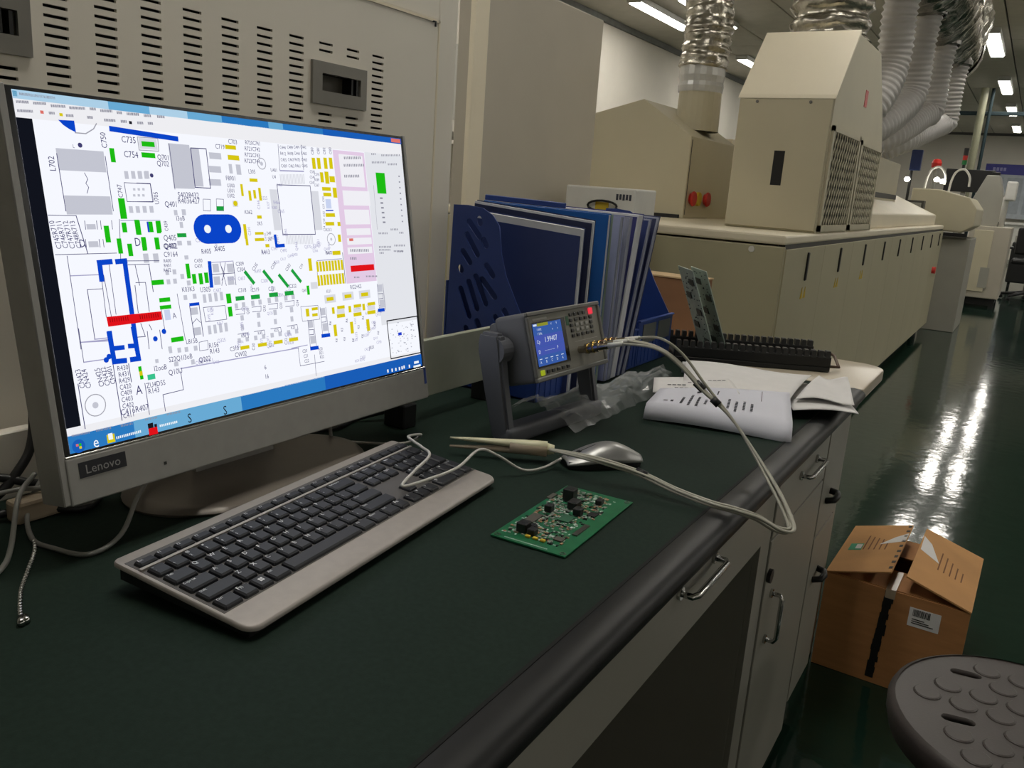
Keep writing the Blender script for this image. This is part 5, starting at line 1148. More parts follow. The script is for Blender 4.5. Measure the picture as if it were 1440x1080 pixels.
for i in range(2): put_text(q, '1 kHz', lambda x, y: lp(.024 + x, .0705 - .0062 * i + y, .002), .0052); put_text(q, 'V', lambda x, y: lp(.058 + .015 * i + x, .0755 + y, .002), .005); put_text(q, 'x', lambda x, y: lp(.060 + .014 * i + x, .068 + y, .002), .0045)
lquad(q, .010, .019, .0755, .0782, .002)
part('display_text', q, mat('lcd_white', (225, 235, 250), emit=.85, spec=.0), disp)
btn_me = mesh_of(MB().box(-.0042, .0042, -.0026, .0026, 0, .0022, .0008, 1), 'button', m_black)
btw_me = mesh_of(MB().box(-.0046, .0046, -.0026, .0026, 0, .0022, .0008, 1), 'button_pale', mat('pale_button', (150, 150, 145), .5))
LMl = WINV[lm] @ LM
rotL = LMl.to_euler()
def lbtn(me, x, y): return inst(me, 'button', lm, LMl @ Vector((x, y, .001)), rotL)
for i in range(5): lbtn(btn_me, .030 + i * .014, .0085)
sq = MB(); sq.box(.0095, .0205, .0045, .0125, .001, .003, .001, 1, LM); part('power_button', sq, mat('lit_green_key', (190, 205, 40), emit=.55, spec=.1), lm, label='lit yellow-green key')
for i in range(5): lbtn(btn_me, .117 + i * .0135, .083) if i < 4 else None
for j in range(4):
    for i in range(5):
        lbtn(btw_me if 1 <= i <= 3 and j in (1, 2) else btn_me, .116 + i * .015, .0745 - j * .0078)
rd = MB(); rd.box(.173, .185, .0785, .0885, .001, .0035, .001, 1, LM); part('trigger_button', rd, mat('lit_red_key', (255, 60, 80), emit=.8, spec=.1), lm, label='lit red key')
part('badge', MB().box(.102, .110, .068, .082, .001, .0014, 0, 1, LM), mat('green_badge', (40, 90, 60), .5), fc)
tq = MB(); lquad(tq, .012, .05, .0838, .0866, .0013); lquad(tq, .12, .19, .041, .0418, .0013); part('panel_print', tq, mat('panel_print', (170, 168, 160), .6), fc)
# folding handle: two flat arms and a foot bar
hb = [(-.623, .968, .905), (-.6175, .972, .86), (-.606, .980, .81), (-.600, .985, .779)]
hm = MB()
def arm(pts, wx, wy, n=None):
    mb = MB()
    P = [Vector(p) for p in pts]
    rings = []
    for i, p in enumerate(P):
        w2 = wx[i] if isinstance(wx, list) else wx
        rings.append([mb.bm.verts.new(p + Vector(o)) for o in ((-w2, -wy, 0), (w2, -wy, 0), (w2, wy, 0), (-w2, wy, 0))])
    for a, b in zip(rings, rings[1:]):
        for k in range(4): mb.bm.faces.new((a[k], a[(k + 1) % 4], b[(k + 1) % 4], b[k]))
    mb.bm.faces.new(rings[0][::-1]); mb.bm.faces.new(rings[-1])
    bmesh.ops.recalc_face_normals(mb.bm, faces=mb.bm.faces)
    bmesh.ops.bevel(mb.bm, geom=list(mb.bm.edges), offset=.004, segments=2, affect='EDGES')
    return mb
al = part('handle_arm', arm([(-.626, .972, .922), (-.625, .972, .90), (-.615, .976, .84), (-.603, .985, .765)], [.016, .020, .018, .016], .010), m_mgrey, lm, sharp=50)
part('pivot', MB().cyl((-.618, .965, .897), (-.616, .992, .897), .019, 20), m_mgrey, al)
ar = part('handle_arm', arm([(-.608, 1.216, .922), (-.607, 1.216, .90), (-.597, 1.218, .84), (-.582, 1.224, .765)], [.012, .016, .015, .014], .009), m_mgrey, lm, sharp=50)
part('pivot', MB().cyl((-.610, 1.196, .897), (-.608, 1.222, .897), .019, 20), m_mgrey, ar)
fb_ = MB()
fb_.box(-.016, .016, -.008, .252, .0, .026, .007, 3, Matrix.Translation((-.601, .982, B)) @ Matrix.Rotation(math.radians(-5), 4, 'Z'))
part('handle_foot', fb_, m_mgrey, lm, sharp=50)

# ------------------------------------------------------------------ tweezer test lead with its four coaxial plugs
tl = thing('test_lead', 'cream tweezer test probe with white leads plugged into the meter', 'test lead', (-.52, .95, B))
m_probe = mat('probe_cream', (214, 210, 176), .45)
m_probe2 = mat('beige_and_probe_shade', (176, 160, 138), .5)  # paints the shaded underside of the probe; plain beige on the adapter
tip, end = Vector((-.630, .888, B + .020)), Vector((-.512, .951, B + .021))
ax = (end - tip)
side = Vector((-ax.y, ax.x, 0)).normalized()
def blade(off_z, off_s, wdt, m, name):
    mb = MB()
    rings = []
    for k in range(9):
        f = k / 8
        c = tip.lerp(end, f) + Vector((0, 0, off_z * (1 - f * .35))) + side * off_s * f
        a = .0016 + (wdt - .0016) * min(1, f * 1.25)
        b = .0014 + .0052 * min(1, f * 1.2)
        rings.append([mb.bm.verts.new(c + side * a * math.cos(t) + Vector((0, 0, b * math.sin(t)))) for t in [2 * math.pi * q / 10 for q in range(10)]])
    for r0, r1 in zip(rings, rings[1:]):
        for k in range(10): mb.bm.faces.new((r0[k], r0[(k + 1) % 10], r1[(k + 1) % 10], r1[k]))
    mb.bm.faces.new(rings[0][::-1]); mb.bm.faces.new(rings[-1])
    bmesh.ops.recalc_face_normals(mb.bm, faces=mb.bm.faces)
    mb.smooth = True
    return part(name, mb, m, tl)
blade(.0045, 0, .008, m_probe, 'blade')
blade(-.0075, .002, .008, m_probe2, 'blade')  # lower blade has its underside shade put into the colour
part('grip_block', MB().tube([tip.lerp(end, .62) + Vector((0, 0, -.001)), end + Vector((0, 0, -.002))], [.0090, .0102], 14), m_probe2, tl)
part('strain_relief', MB().tube([end + Vector((0, 0, -.001)), end + ax.normalized() * .010 + Vector((0, 0, -.001))], [.0085, .006], 12), m_probe, tl)
m_gold = mat('gold_plated', (205, 170, 96), .25, 1.0, var=.1, scale=60)
m_brass = mat('nickel_plug', (170, 162, 146), .22, 1.0, var=.2, scale=120)
ends = []
for i in range(4):
    bx = .128 + .0195 * i
    by = .0275 + .002 * (i % 2)
    p = lambda z: LM @ Vector((bx, by, z))
    cn = part('coaxial_plug', MB().tube([p(.001), p(.012), p(.0121), p(.036), p(.0361), p(.052)], [.0055, .0055, .0072, .0072, .0052, .0048], 14), m_brass, tl, sharp=30)
    part('plug_ring', MB().tube([p(.016), p(.019)], .0078, 14), m_gold, cn)
    part('plug_ring', MB().tube([p(.026), p(.029)], .0078, 14), m_gold, cn)
    part('sleeve', MB().tube([p(.051), p(.076)], [.0046, .0034], 10), m_white, cn)
    ends.append(p(.074))
m_lead = mat('white_lead', (166, 164, 150), .45)
back_path = [(-.232, 1.053, .770), (-.192, 1.000, .742), (-.198, .965, .747), (-.222, .946, .7625), (-.250, .940, .7668), (-.276, .935, .7690), (-.322, .938, .7730), (-.371, .942, .7810), (-.425, .928, .7900), (-.482, .936, .7860), (-.512, .951, .7800)]
for i in range(4):
    j = i - 1.5
    o = Vector((.0050 * (i % 2), .0076 * (i // 2) - .004, .0026 * (1 if i in (1, 2) else 0)))
    e = ends[i]
    hi = .012 if i == 3 else 0
    lead = [e - n2_ * .012, e, (-.425, 1.092 + .006 * j, .917 + hi), (-.392, 1.101 + .005 * j, .898 + hi), (-.355, 1.106 + .004 * j, .866 + hi * .5), (-.305, 1.106, .828)]
    lead = [Vector(q) for q in lead] + [Vector(q) + o for q in back_path]
    lead[-1] = Vector(back_path[-1]); lead[-2] = Vector(back_path[-2]) + o * .5
    part('lead', MB().tube(spline(lead, 8), .0020, 7), m_lead, tl)
for q0, q1 in (((-.368, 1.106, .8745), (-.355, 1.106, .8655)), ((-.341, 1.106, .856), (-.331, 1.106, .849)), ((-.362, .942, .7815), (-.376, .943, .7842))):
    part('tie_sleeve', MB().tube([q0, q1], .0054, 10), m_black, tl)

# ------------------------------------------------------------------ helper: flat panel with holes cut through
def holed_panel(outer, holes, th):
    cu = bpy.data.curves.new('p', 'CURVE')
    cu.dimensions = '2D'; cu.fill_mode = 'BOTH'; cu.extrude = th / 2
    for poly in [outer] + holes:
        s = cu.splines.new('POLY'); s.points.add(len(poly) - 1)
        for pt_, (a, b) in zip(s.points, poly): pt_.co = (a, b, 0, 1)
        s.use_cyclic_u = True
    ob = bpy.data.objects.new('p', cu)
    me = ob.to_mesh()
    mb = MB(); mb.bm.from_mesh(me)
    ob.to_mesh_clear(); bpy.data.objects.remove(ob); bpy.data.curves.remove(cu)
    bmesh.ops.remove_doubles(mb.bm, verts=mb.bm.verts, dist=1e-6)
    return mb
def stadium(a, b, r, n=5):
    a, b = Vector(a), Vector(b)
    dd = (b - a).normalized() if (b - a).length > 1e-6 else Vector((1, 0))
    a = a + dd * r * .6; b = b - dd * r * .6
    t0 = math.atan2(dd.y, dd.x)
    return [(b.x + r * math.cos(t0 - math.pi / 2 + math.pi * k / n), b.y + r * math.sin(t0 - math.pi / 2 + math.pi * k / n)) for k in range(n + 1)] + [(a.x + r * math.cos(t0 + math.pi / 2 + math.pi * k / n), a.y + r * math.sin(t0 + math.pi / 2 + math.pi * k / n)) for k in range(n + 1)]

# ------------------------------------------------------------------ blue file rack
fr_ = thing('file_rack', 'blue plastic file rack with slotted side panel on the bench', 'file rack', (-.79, 1.52, B))
RX0, RX1, RY0, RY1 = -.885, -.686, 1.213, 1.832
prof = [(RX0, B), (-.879, 1.085), (-.849, 1.086), (-.817, 1.083), (-.795, 1.072), (-.781, 1.055), (-.773, 1.007), (-.761, .971), (-.734, .923), (RX1, .848), (RX1, B)]
SL = [((-.825, 1.067), (-.820, 1.054)), ((-.846, 1.060), (-.819, 1.032)), ((-.849, 1.038), (-.821, 1.0)), ((-.856, 1.008), (-.836, .985)), ((-.860, .979), (-.854, .969)), ((-.813, 1.032), (-.804, 1.017)), ((-.804, .988), (-.786, .967)), ((-.812, .963), (-.779, .931)), ((-.825, .967), (-.798, .916)), ((-.839, .956), (-.816, .905)), ((-.856, .942), (-.832, .889)), ((-.762, .915), (-.752, .901)), ((-.779, .901), (-.768, .883)), ((-.817, .888), (-.798, .852)), ((-.840, .873), (-.824, .831))]
toxz = Matrix(((1, 0, 0, 0), (0, 0, 1, 0), (0, 1, 0, 0), (0, 0, 0, 1)))
sp_ = holed_panel(prof, [stadium(a, b, .0058) for a, b in SL], .0028)
bmesh.ops.transform(sp_.bm, matrix=Matrix.Translation((0, RY0 + .0014, 0)) @ toxz, verts=sp_.bm.verts)
part('side_panel', sp_, m_blue, fr_)
for yy in (1.428, 1.633, RY1 - .0014):
    part('divider', MB().prism([(a, b if b < .8 else b - .12) for a, b in prof] if yy < 1.8 else prof, yy - .0014, yy + .0014, 'y'), m_blue, fr_)
part('back_panel', MB().box(RX0 - .003, RX0, RY0, RY1, B, .95), m_blue, fr_)
part('base', MB().box(RX0, RX1, RY0, RY1, B + .0003, B + .004), m_blue, fr_)
m_blue2 = mat('blue_front', (58, 84, 160), .38)
for (a, b, zt) in ((1.215, 1.426, .842), (1.430, 1.631, .845), (1.635, 1.830, .861)):
    lp_ = part('front_lip', MB().box(RX1, RX1 + .003, a, b, B + .0003, zt, .001, 1), m_blue2, fr_)
    part('lip_rim', MB().box(RX1 - .002, RX1 + .007, a, b, zt - .004, zt, .001, 1), m_blue2, lp_)
    for k in range(int((b - a) / .02)):
        part('rib', MB().box(RX1 + .003, RX1 + .0045, a + .006 + .02 * k, a + .012 + .02 * k, B + .006, B + .05), m_blue2, lp_)
    if zt > .85:
        for yy in (1.66, 1.745):
            part('label_pocket', MB().box(RX1 + .003, RX1 + .0045, yy, yy + .07, .808, .850), mat('pocket_grey', (120, 124, 122), .3), lp_)

# folders and papers standing in the rack
def folder(name, label, cat, yb, yf, xb, xf, zt, th, lean, mcov, mpap=None, ztb=None, drop=.010):
    """standing folder: back edge at (xb,yb), front edge at (xf,yf); top leans by lean in y"""
    t = thing(name, label, cat, ((xb + xf) / 2, (yb + yf) / 2, B + .004))
    ztb = zt if ztb is None else ztb
    z0 = B + .0045
    dv = Vector((xf - xb, yf - yb, 0)); L = dv.length; dv.normalize()
    nv = Vector((-dv.y, dv.x, 0))
    def slab(o0, o1, in_f, in_t):
        mb = MB()
        vs_ = []
        for o in (o0, o1):
            for (s, top) in ((0, 0), (L - in_f, 0), (L - in_f, 1), (0, 1)):
                zz = z0 if not top else (ztb + (zt - ztb) * s / L - in_t)
                p = Vector((xb, yb, 0)) + dv * s + nv * o
                p.z = zz
                p.y += lean * (zz - z0) / (zt - z0)
                vs_.append(mb.bm.verts.new(p))
        a, b = vs_[:4], vs_[4:]
        mb.bm.faces.new(a); mb.bm.faces.new(b[::-1])
        for k in range(4): mb.bm.faces.new((a[k], b[k], b[(k + 1) % 4], a[(k + 1) % 4]))
        bmesh.ops.recalc_face_normals(mb.bm, faces=mb.bm.faces)
        return mb
    if mpap is None:
        part('sheet_block', slab(0, th, 0, 0), mcov, t)
    else:
        part('cover', slab(0, .0012, .003, drop), mcov, t)
        part('paper_block', slab(.0014, th - .0014, 0, 0), mpap, t)
        part('cover', slab(th - .0012, th, -.001, -.002), mcov, t)
    return t
m_navy = mat('navy_folder', (44, 58, 108), .42, var=.08, scale=8)
m_navy2 = mat('dark_navy_folder', (34, 42, 78), .45)
m_azure = mat('azure_folder', (28, 98, 180), .42, var=.05)
m_clear = mat('clear_sleeve', (150, 154, 172), .2, var=.10, scale=14)
m_lav = mat('lavender_paper', (160, 166, 204), .5)
m_mint = mat('pale_green_sheet', (150, 168, 152), .55)
m_violet = mat('violet_navy_folder', (58, 60, 116), .4)
m_paper2 = mat('folder_paper', (198, 200, 206), .7, var=.05, scale=40)
XB, XF = -.878, -.668
folder('document_folder', 'thick navy folder stuffed with white paper against the slotted panel', 'folder', 1.238, 1.305, XB, XF - .002, 1.058, .022, .004, m_navy, m_paper2, 1.078, .012)
folder('document_folder', 'very dark navy folder with paper rising above it, next to the azure folder', 'folder', 1.270, 1.340, XB, XF, 1.072, .016, .006, m_navy2, m_paper2, 1.092, .004)
folder('document_folder', 'bright azure blue folder standing upright among the navy ones', 'folder', 1.300, 1.395, XB, XF + .006, 1.084, .008, .004, m_azure, m_paper2, 1.092, .0)
folder('paper_sheaf', 'pale green sheaf of sheets beside the azure folder', 'papers', 1.316, 1.412, XB, XF + .004, 1.084, .006, .004, m_mint, None, 1.090)
folder('plastic_sleeve', 'lavender-tinted plastic sleeve of papers next to the pale green sheaf', 'sleeve', 1.436, 1.442, XB, XF + .004, 1.080, .010, .012, m_lav, m_clear, 1.085, .0)
folder('plastic_sleeve', 'shiny clear plastic sleeve squeezed between lavender sleeve and violet folder', 'sleeve', 1.450, 1.456, XB, XF + .004, 1.078, .014, .032, m_clear, m_clear, 1.083, .0)
folder('document_folder', 'violet-navy folder leaning with a bright white paper edge', 'folder', 1.468, 1.476, XB, XF + .002, 1.084, .026, .060, m_violet, m_paper2, 1.088, .004)
folder('plastic_sleeve', 'narrow grey plastic sleeve leaning behind the violet folder', 'sleeve', 1.500, 1.510, XB, XF + .002, 1.076, .012, .085, m_navy, m_clear, 1.080, .003)
folder('document_folder', 'last thin dark blue folder leaning at the far end of the rack', 'folder', 1.520, 1.530, XB, XF + .004, 1.080, .012, .100, m_navy2, m_clear, 1.084, .003)
solo('blue_strip', MB().box(-.075, .075, -.003, .003, 0, .010, .001, 1, Matrix.Translation((-.800, 1.325, 1.0925)) @ Matrix.Rotation(math.radians(22), 4, 'Z') @ Matrix.Rotation(math.radians(2), 4, 'Y')), m_blue, 'blue plastic spine lying across the tops of the folders', 'binder spine')

# grey plate standing behind the meter
gp = thing('grey_plate', 'grey metal plate on added shade-dark feet between monitor and meter', 'plate', (-.76, 1.05, B))
part('plate', MB().box(-.767, -.757, .90, 1.205, .797, .888, .0015, 1), mat('greenish_grey_plate', (172, 176, 160), .5), gp)
for yy in (.93, 1.16):
    part('foot', MB().box(-.785, -.745, yy, yy + .03, B + .0003, .797, .002, 1), m_black, gp)  # added feet, black to stand for the shade under the plate

# ------------------------------------------------------------------ green circuit board on the bench
pc = thing('circuit_board', 'populated green circuit board lying flat between mouse and bench edge', 'circuit board', (-.396, .795, B), math.radians(2.6))
m_pcb = mat('green_solder_mask', (26, 104, 66), .35, var=.18, scale=60)
def wl(x, y):   # world to board
    v = WINV[pc] @ Vector((x, y, 0)); return v.x, v.y
part('board', MB().box(-.0445, .0445, -.0945, .0945, .0012, .0028), m_pcb, pc, world=False)
for sx in (-1, 1):
    for sy in (-1, 1):
        part('mounting_ring', MB().lathe([(.0018, 0), (.0018, .0004), (.0034, .0004), (.0034, 0)], (sx * .039, sy * .089, .0028), 16), m_steel, pc, world=False)
        part('solder_stub', MB().cyl((sx * .036, sy * .08, 0), (sx * .036, sy * .08, .0013), .0012, 6), m_steel, pc, world=False)
for (x, y, a, b, h) in ((-.419, .846, .014, .014, .015), (-.402, .825, .012, .016, .010), (-.389, .810, .010, .010, .009), (-.420, .797, .009, .010, .009), (-.414, .730, .012, .014, .011), (-.401, .727, .009, .010, .008), (-.408, .740, .008, .008, .006), (-.384, .856, .008, .010, .007)):
    bx, by = wl(x, y)
    part('black_component', MB().box(bx - a / 2, bx + a / 2, by - b / 2, by + b / 2, .0028, .0028 + h, .001, 1), m_black, pc, world=False)
for (x, y, a, b, m) in ((-.423, .767, .012, .026, mat('chip_brown', (84, 80, 72), .5)), (-.365, .772, .006, .034, m_steel), (-.393, .790, .014, .020, mat('chip_green_grey', (52, 100, 74), .4)), (-.375, .820, .010, .012, m_black), (-.44, .84, .006, .018, MATS['chip_brown']), (-.372, .735, .010, .010, MATS['chip_brown'])):
    bx, by = wl(x, y)
    part('chip', MB().box(bx - a / 2, bx + a / 2, by - b / 2, by + b / 2, .0028, .0044), m, pc, world=False)
for k in range(3):
    part('yellow_capacitor', MB().box(-.012 + .009 * k, -.006 + .009 * k, -.078, -.074, .0028, .0055, .0006, 1), m_yellow, pc, world=False)
rng = random.Random(4)
small = {'pale': MB(), 'dark': MB(), 'silk': MB(), 'tan': MB()}
for k in range(620):
    x, y = rng.uniform(-.039, .028), rng.uniform(-.078, .086)
    if x > .02 and rng.random() < .6: continue
    a, b = rng.choice([(.0016, .0009), (.0009, .0016), (.0022, .0013), (.0013, .0022)])
    s = rng.choice(['pale', 'pale', 'dark', 'silk', 'silk', 'tan'])
    h = .0001 if s == 'silk' else .0009
    small[s].box(x - a, x + a, y - b, y + b, .0028, .0028 + h)
for k in range(26): small['silk'].box(-.03 + .002 * k, -.0288 + .002 * k, -.0905, -.0885, .0028, .0029)
for s, m in (('pale', mat('tin_pads', (170, 172, 165), .4, .5)), ('dark', m_black), ('silk', mat('silkscreen', (190, 205, 195), .6)), ('tan', mat('tan_parts', (170, 130, 100), .5))):
    part('surface_parts_' + s, small[s], m, pc, world=False, kind='stuff')

# ------------------------------------------------------------------ papers
def sheet(name, label, corners, z, warp, print_fn=None, curl=0.0, n=14, th=.0012, mt_=None, group=None):
    """corners in order near-left, near-right, far-right, far-left (x, y)"""
    cl_ = [Vector((a, b, 0)) for a, b in corners]
    def f(u, v):
        p = cl_[0] * (1 - u) * (1 - v) + cl_[1] * u * (1 - v) + cl_[2] * u * v + cl_[3] * (1 - u) * v
        zz = z + warp(u, v)
        if curl and v < .16:
            zz -= curl * ((.16 - v) / .16) ** 2
        return Vector((p.x, p.y, max(zz, B + .0006)))
    t = thing(name, label, 'paper', (sum(c[0] for c in corners) / 4, sum(c[1] for c in corners) / 4, B), group=group)
    mb = MB(); mb.grid(f, n, n); mb.smooth = True
    o = part('sheet', mb, mt_ or m_paper, t)
    sd_ = o.modifiers.new('thick', 'SOLIDIFY'); sd_.thickness = th; sd_.offset = -1
    if print_fn:
        q = MB()
        for (u0, v0, u1, v1) in print_fn:
            q.poly([f(u0, v0) + Vector((0, 0, .0007)), f(u1, v0) + Vector((0, 0, .0007)), f(u1, v1) + Vector((0, 0, .0007)), f(u0, v1) + Vector((0, 0, .0007))])
        part('print', q, m_ink, o, kind='stuff')
    return t
rng = random.Random(9)
pr = []
for i in range(9):
    if i in (4,): continue
    u = .22 + .055 * i + (.05 if i > 4 else 0)
    v0, v1 = rng.uniform(.18, .3), rng.uniform(.45, .62)
    k = v0
    while k < v1:
        pr.append((u, k, u + .018, k + .03)); k += .05
pr += [(.10, .30, .13, .34), (.15, .28, .17, .36), (.30, .72, .325, .80), (.45, .70, .46, .85), (.78, .62, .785, .95)]
sheet('paper_sheet', 'cream-white sheet sticking out over the table end under the other papers', [(-.304, 1.454), (-.208, 1.530), (-.272, 1.722), (-.400, 1.700)], B + .018, lambda u, v: .005 * math.sin(3 * u + 2 * v) - .003 * u)
sheet('paper_sheet', 'crumpled top corner sheet over the cream-white sheet', [(-.312, 1.500), (-.222, 1.560), (-.266, 1.720), (-.325, 1.748)], B + .028, lambda u, v: .005 * math.sin(5 * u + 3 * v) + .008 * v * u)
sheet('paper_sheet', 'large blank white sheet bulging over the middle of the paper pile', [(-.470, 1.345), (-.312, 1.430), (-.335, 1.725), (-.575, 1.650)], B + .032, lambda u, v: .012 * math.sin(math.pi * v) * (1 - .4 * u) + .003 * math.sin(6 * u))
pr2 = []
for k in range(7):
    a, b = rng.uniform(.1, .75), .12 + .11 * k
    m_ = 0
    while m_ < .2: pr2.append((a + m_, b, a + m_ + .045, b + .03)); m_ += .06
sheet('paper_sheet', 'white sheet with short slanting print lines beside the plastic bag', [(-.515, 1.325), (-.385, 1.400), (-.465, 1.545), (-.570, 1.465)], B + .026, lambda u, v: .012 * math.sin(math.pi * (.2 + .8 * v)) + .008 * u, pr2)
sheet('paper_sheet', 'bluish white sheet with columns of print and a rolled front edge', [(-.500, 1.255), (-.268, 1.305), (-.322, 1.490), (-.502, 1.325)], B + .026, lambda u, v: .016 * v + .003 * math.sin(4 * u), pr, curl=.024, mt_=mat('bluish_paper', (216, 217, 228), .7, var=.02))
solo('paper_roll', MB().tube([(-.588, 1.665, B + .0125), (-.556, 1.676, B + .0125)], .012, 14), m_paper, 'small rolled white paper behind the pile by the black rack', 'paper')

# ------------------------------------------------------------------ crinkled plastic bag
rng = random.Random(21)
bg = MB()
nu, nv = 34, 14
hts = [[rng.uniform(0, 1) for _ in range(nv + 1)] for _ in range(nu + 1)]
def bagp(u, v):
    i, j = int(round(u * nu)), int(round(v * nv))
    y = 1.10 + .43 * u
    wdt = .105 - .055 * u
    xc = -.615 + .035 * u
    env = math.sin(math.pi * min(1, max(0, v))) ** .6
    return Vector((xc + (v - .5) * wdt * 1.3 + .006 * (hts[i][j] - .5), y + .008 * (hts[j % nu][i % nv] - .5), B + .002 + env * (.018 + .016 * hts[i][j] + .012 * math.sin(9 * u + 4 * v) ** 2)))
bg.grid(bagp, nu, nv)
m_bag = mat('clear_polythene', (215, 218, 220), .10, var=.1, alpha=.28, spec=.9)
solo('plastic_bag', bg, m_bag, 'crinkled clear plastic bag lying under the meter towards the papers', 'plastic bag')

# ------------------------------------------------------------------ black slotted board rack with two boards in it
A0, A1 = Vector((-.668, 1.807, 0)), Vector((-.362, 1.975, 0))
dr_ = (A1 - A0).normalized(); ang = math.atan2(dr_.y, dr_.x); LN = (A1 - A0).length
rkM = Matrix.Translation((A0.x, A0.y, B + .003)) @ Matrix.Rotation(ang, 4, 'Z')
rk2 = thing('slotted_board_rack', 'black slotted rack for circuit boards behind the papers', 'board rack', M=rkM)
m_esd = mat('black_esd_plastic', (24, 25, 25), .5, var=.1)
part('base', MB().box(0, LN, -.05, .10, 0, .012, .002, 1), m_esd, rk2, world=False)
part('wall', MB().box(0, LN, -.05, -.035, .012, .034, .001, 1), m_esd, rk2, world=False)
part('wall', MB().box(0, LN, .085, .10, .012, .034, .001, 1), m_esd, rk2, world=False)
tooth = mesh_of(MB().prism([(-.0052, 0), (.0052, 0), (.0052, .013), (.004, .016), (-.004, .016), (-.0052, .013)], -.008, .008, 'y'), 'tooth', mat('tooth_grey', (52, 52, 52), .4))
nt_ = 22
for k in range(nt_):
    for yy in (-.0425, .0925):
        inst(tooth, 'tooth', rk2, (.008 + (LN - .016) * k / (nt_ - 1), yy, .032))
part('wire_loop', MB().tube([(LN - .002, -.04, .012), (LN + .022, -.04, .012), (LN + .022, .0, .030), (LN + .022, .03, .030), (LN - .002, .03, .030)], .0035, 8), mat('brown_wire', (88, 70, 58), .4, .4), rk2, world=False)
m_bd = mat('grey_green_board', (168, 184, 174), .5, var=.1, scale=60)
for k, (xx, lean, lab) in enumerate(((.084, -22, 'left one of two grey-green boards leaning upright in the black rack'), (.114, -22, 'right one of two grey-green boards leaning upright in the black rack'))):
    bm_ = rkM @ Matrix.Translation((xx + .012, -.03, .014)) @ Matrix.Rotation(math.radians(9), 4, 'Z') @ Matrix.Rotation(math.radians(lean), 4, 'Y')
    cb = thing('standing_circuit_board', lab, 'circuit board', M=bm_)
    part('board', MB().box(-.0008, .0008, 0, .11, 0, .205 - .0), m_bd, cb, world=False)
    rg = random.Random(30 + k)
    for g in range(5):
        zc = .03 + .036 * g
        yc_ = .03 + .045 * ((g + k) % 2)
        part('chip', MB().box(-.003, -.0008, yc_ - .016, yc_ + .016, zc - .007, zc + .007), mat('board_chip', (48, 56, 52), .5), cb, world=False)
        part('chip', MB().box(.0008, .003, yc_ - .016, yc_ + .016, zc - .007, zc + .007), mat('board_chip', (48, 56, 52), .5), cb, world=False)
    pd = MB()
    for g in range(60):
        yy, zz = rg.uniform(.004, .106), rg.uniform(.012, .198)
        for s in (-1, 1): pd.box(s * .0013 - .0005, s * .0013 + .0005, yy - .002, yy + .002, zz - .001, zz + .001)
    part('surface_parts', pd, m_ink, cb, world=False, kind='stuff')

# small cardboard box on the table end
cb2 = thing('small_carton', 'small brown cardboard box at the back of the table end', 'box', (-.78, 2.09, .762))
part('walls', MB().box(-.880, -.697, 2.045, 2.13, .763, .918, .0015, 1), mat('dull_card', (140, 102, 72), .85, var=.08), cb2)
part('top_flap', MB().box(-.872, -.695, 2.043, 2.132, .918, .9215), mat('pale_card', (196, 168, 128), .8), cb2)

# ------------------------------------------------------------------ cables and chain by the monitor
m_bc = mat('black_cable', (22, 22, 23), .45)
m_gc = mat('grey_cable', (138, 138, 134), .45)
def cable(label, pts, r, m, name='cable', n=8):
    return solo(name, MB().tube(spline(pts, n), r, 8), m, label, 'cable', origin=pts[0])
cable('thick black power cable hanging down the vented cabinet beside the monitor', [(-.80, .545, .99), (-.86, .50, .945), (-.895, .482, .919), (-.888, .470, .889), (-.862, .452, .834), (-.850, .430, .806), (-.845, .39, .778), (-.83, .30, B + .006), (-.80, .22, B + .006)], .005, m_bc)
cable('thin grey cable looping forward on the bench in front of the monitor corner', [(-.84, .46, B + .05), (-.826, .425, B + .016), (-.775, .398, B + .003), (-.735, .398, B + .003), (-.700, .412, B + .003), (-.712, .452, B + .006), (-.765, .507, B + .016), (-.80, .55, B + .016), (-.82, .62, B + .012), (-.845, .75, B + .004)], .0024, m_gc)
cable('light grey cable bundle crossing behind the monitor base', [(-.86, .36, B + .02), (-.835, .42, B + .03), (-.81, .48, B + .022), (-.79, .56, B + .022), (-.795, .63, B + .022), (-.82, .72, B + .020), (-.79, .77, B + .045), (-.775, .80, B + .035), (-.785, .82, B + .004)], .0026, m_gc)
cable('white cable dropping across the left end of the bench', [(-.83, .435, B + .045), (-.820, .412, B + .028), (-.765, .374, B + .004), (-.728, .345, B + .003), (-.70, .30, B + .003)], .0026, m_gc)
cable('black cable knot lying at the bench back behind the monitor corner', [(-.86, .50, B + .006), (-.84, .44, B + .03), (-.86, .40, B + .04), (-.845, .36, B + .012), (-.83, .43, B + .008), (-.80, .47, B + .005), (-.845, .52, B + .006)], .0045, m_bc)
cable('short black cable lying on the bench behind the monitor foot', [(-.84, .80, B + .005), (-.815, .86, B + .005), (-.825, .91, B + .005), (-.80, .95, B + .014), (-.815, .99, B + .006)], .004, m_bc)
ad = thing('power_adapter', 'cream adapter block lying on the bench by the monitor corner', 'adapter', (-.80, .42, B))
part('block', MB().box(-.835, -.812, .405, .455, B + .0005, B + .024, .004, 2), m_probe2, ad)
part('plug', MB().box(-.828, -.812, .455, .475, B + .008, B + .020, .003), m_bc, ad)
chn = thing('ball_chain', 'silver bead chain with a small clasp trailing on the bench', 'chain', (-.64, .315, B))
cp = spline([(-.822, .418, B + .012), (-.795, .407, B + .003), (-.75, .388, B + .003), (-.713, .362, B + .003), (-.68, .338, B + .003), (-.652, .322, B + .003), (-.636, .314, B + .003)], 16)
bead = mesh_of((lambda q: q)(MB().lathe([(0, .0019), (.0014, .0013), (.0019, 0), (.0014, -.0013), (0, -.0019)], n=8)), 'bead', m_chrome)
acc = 0
prev = cp[0]
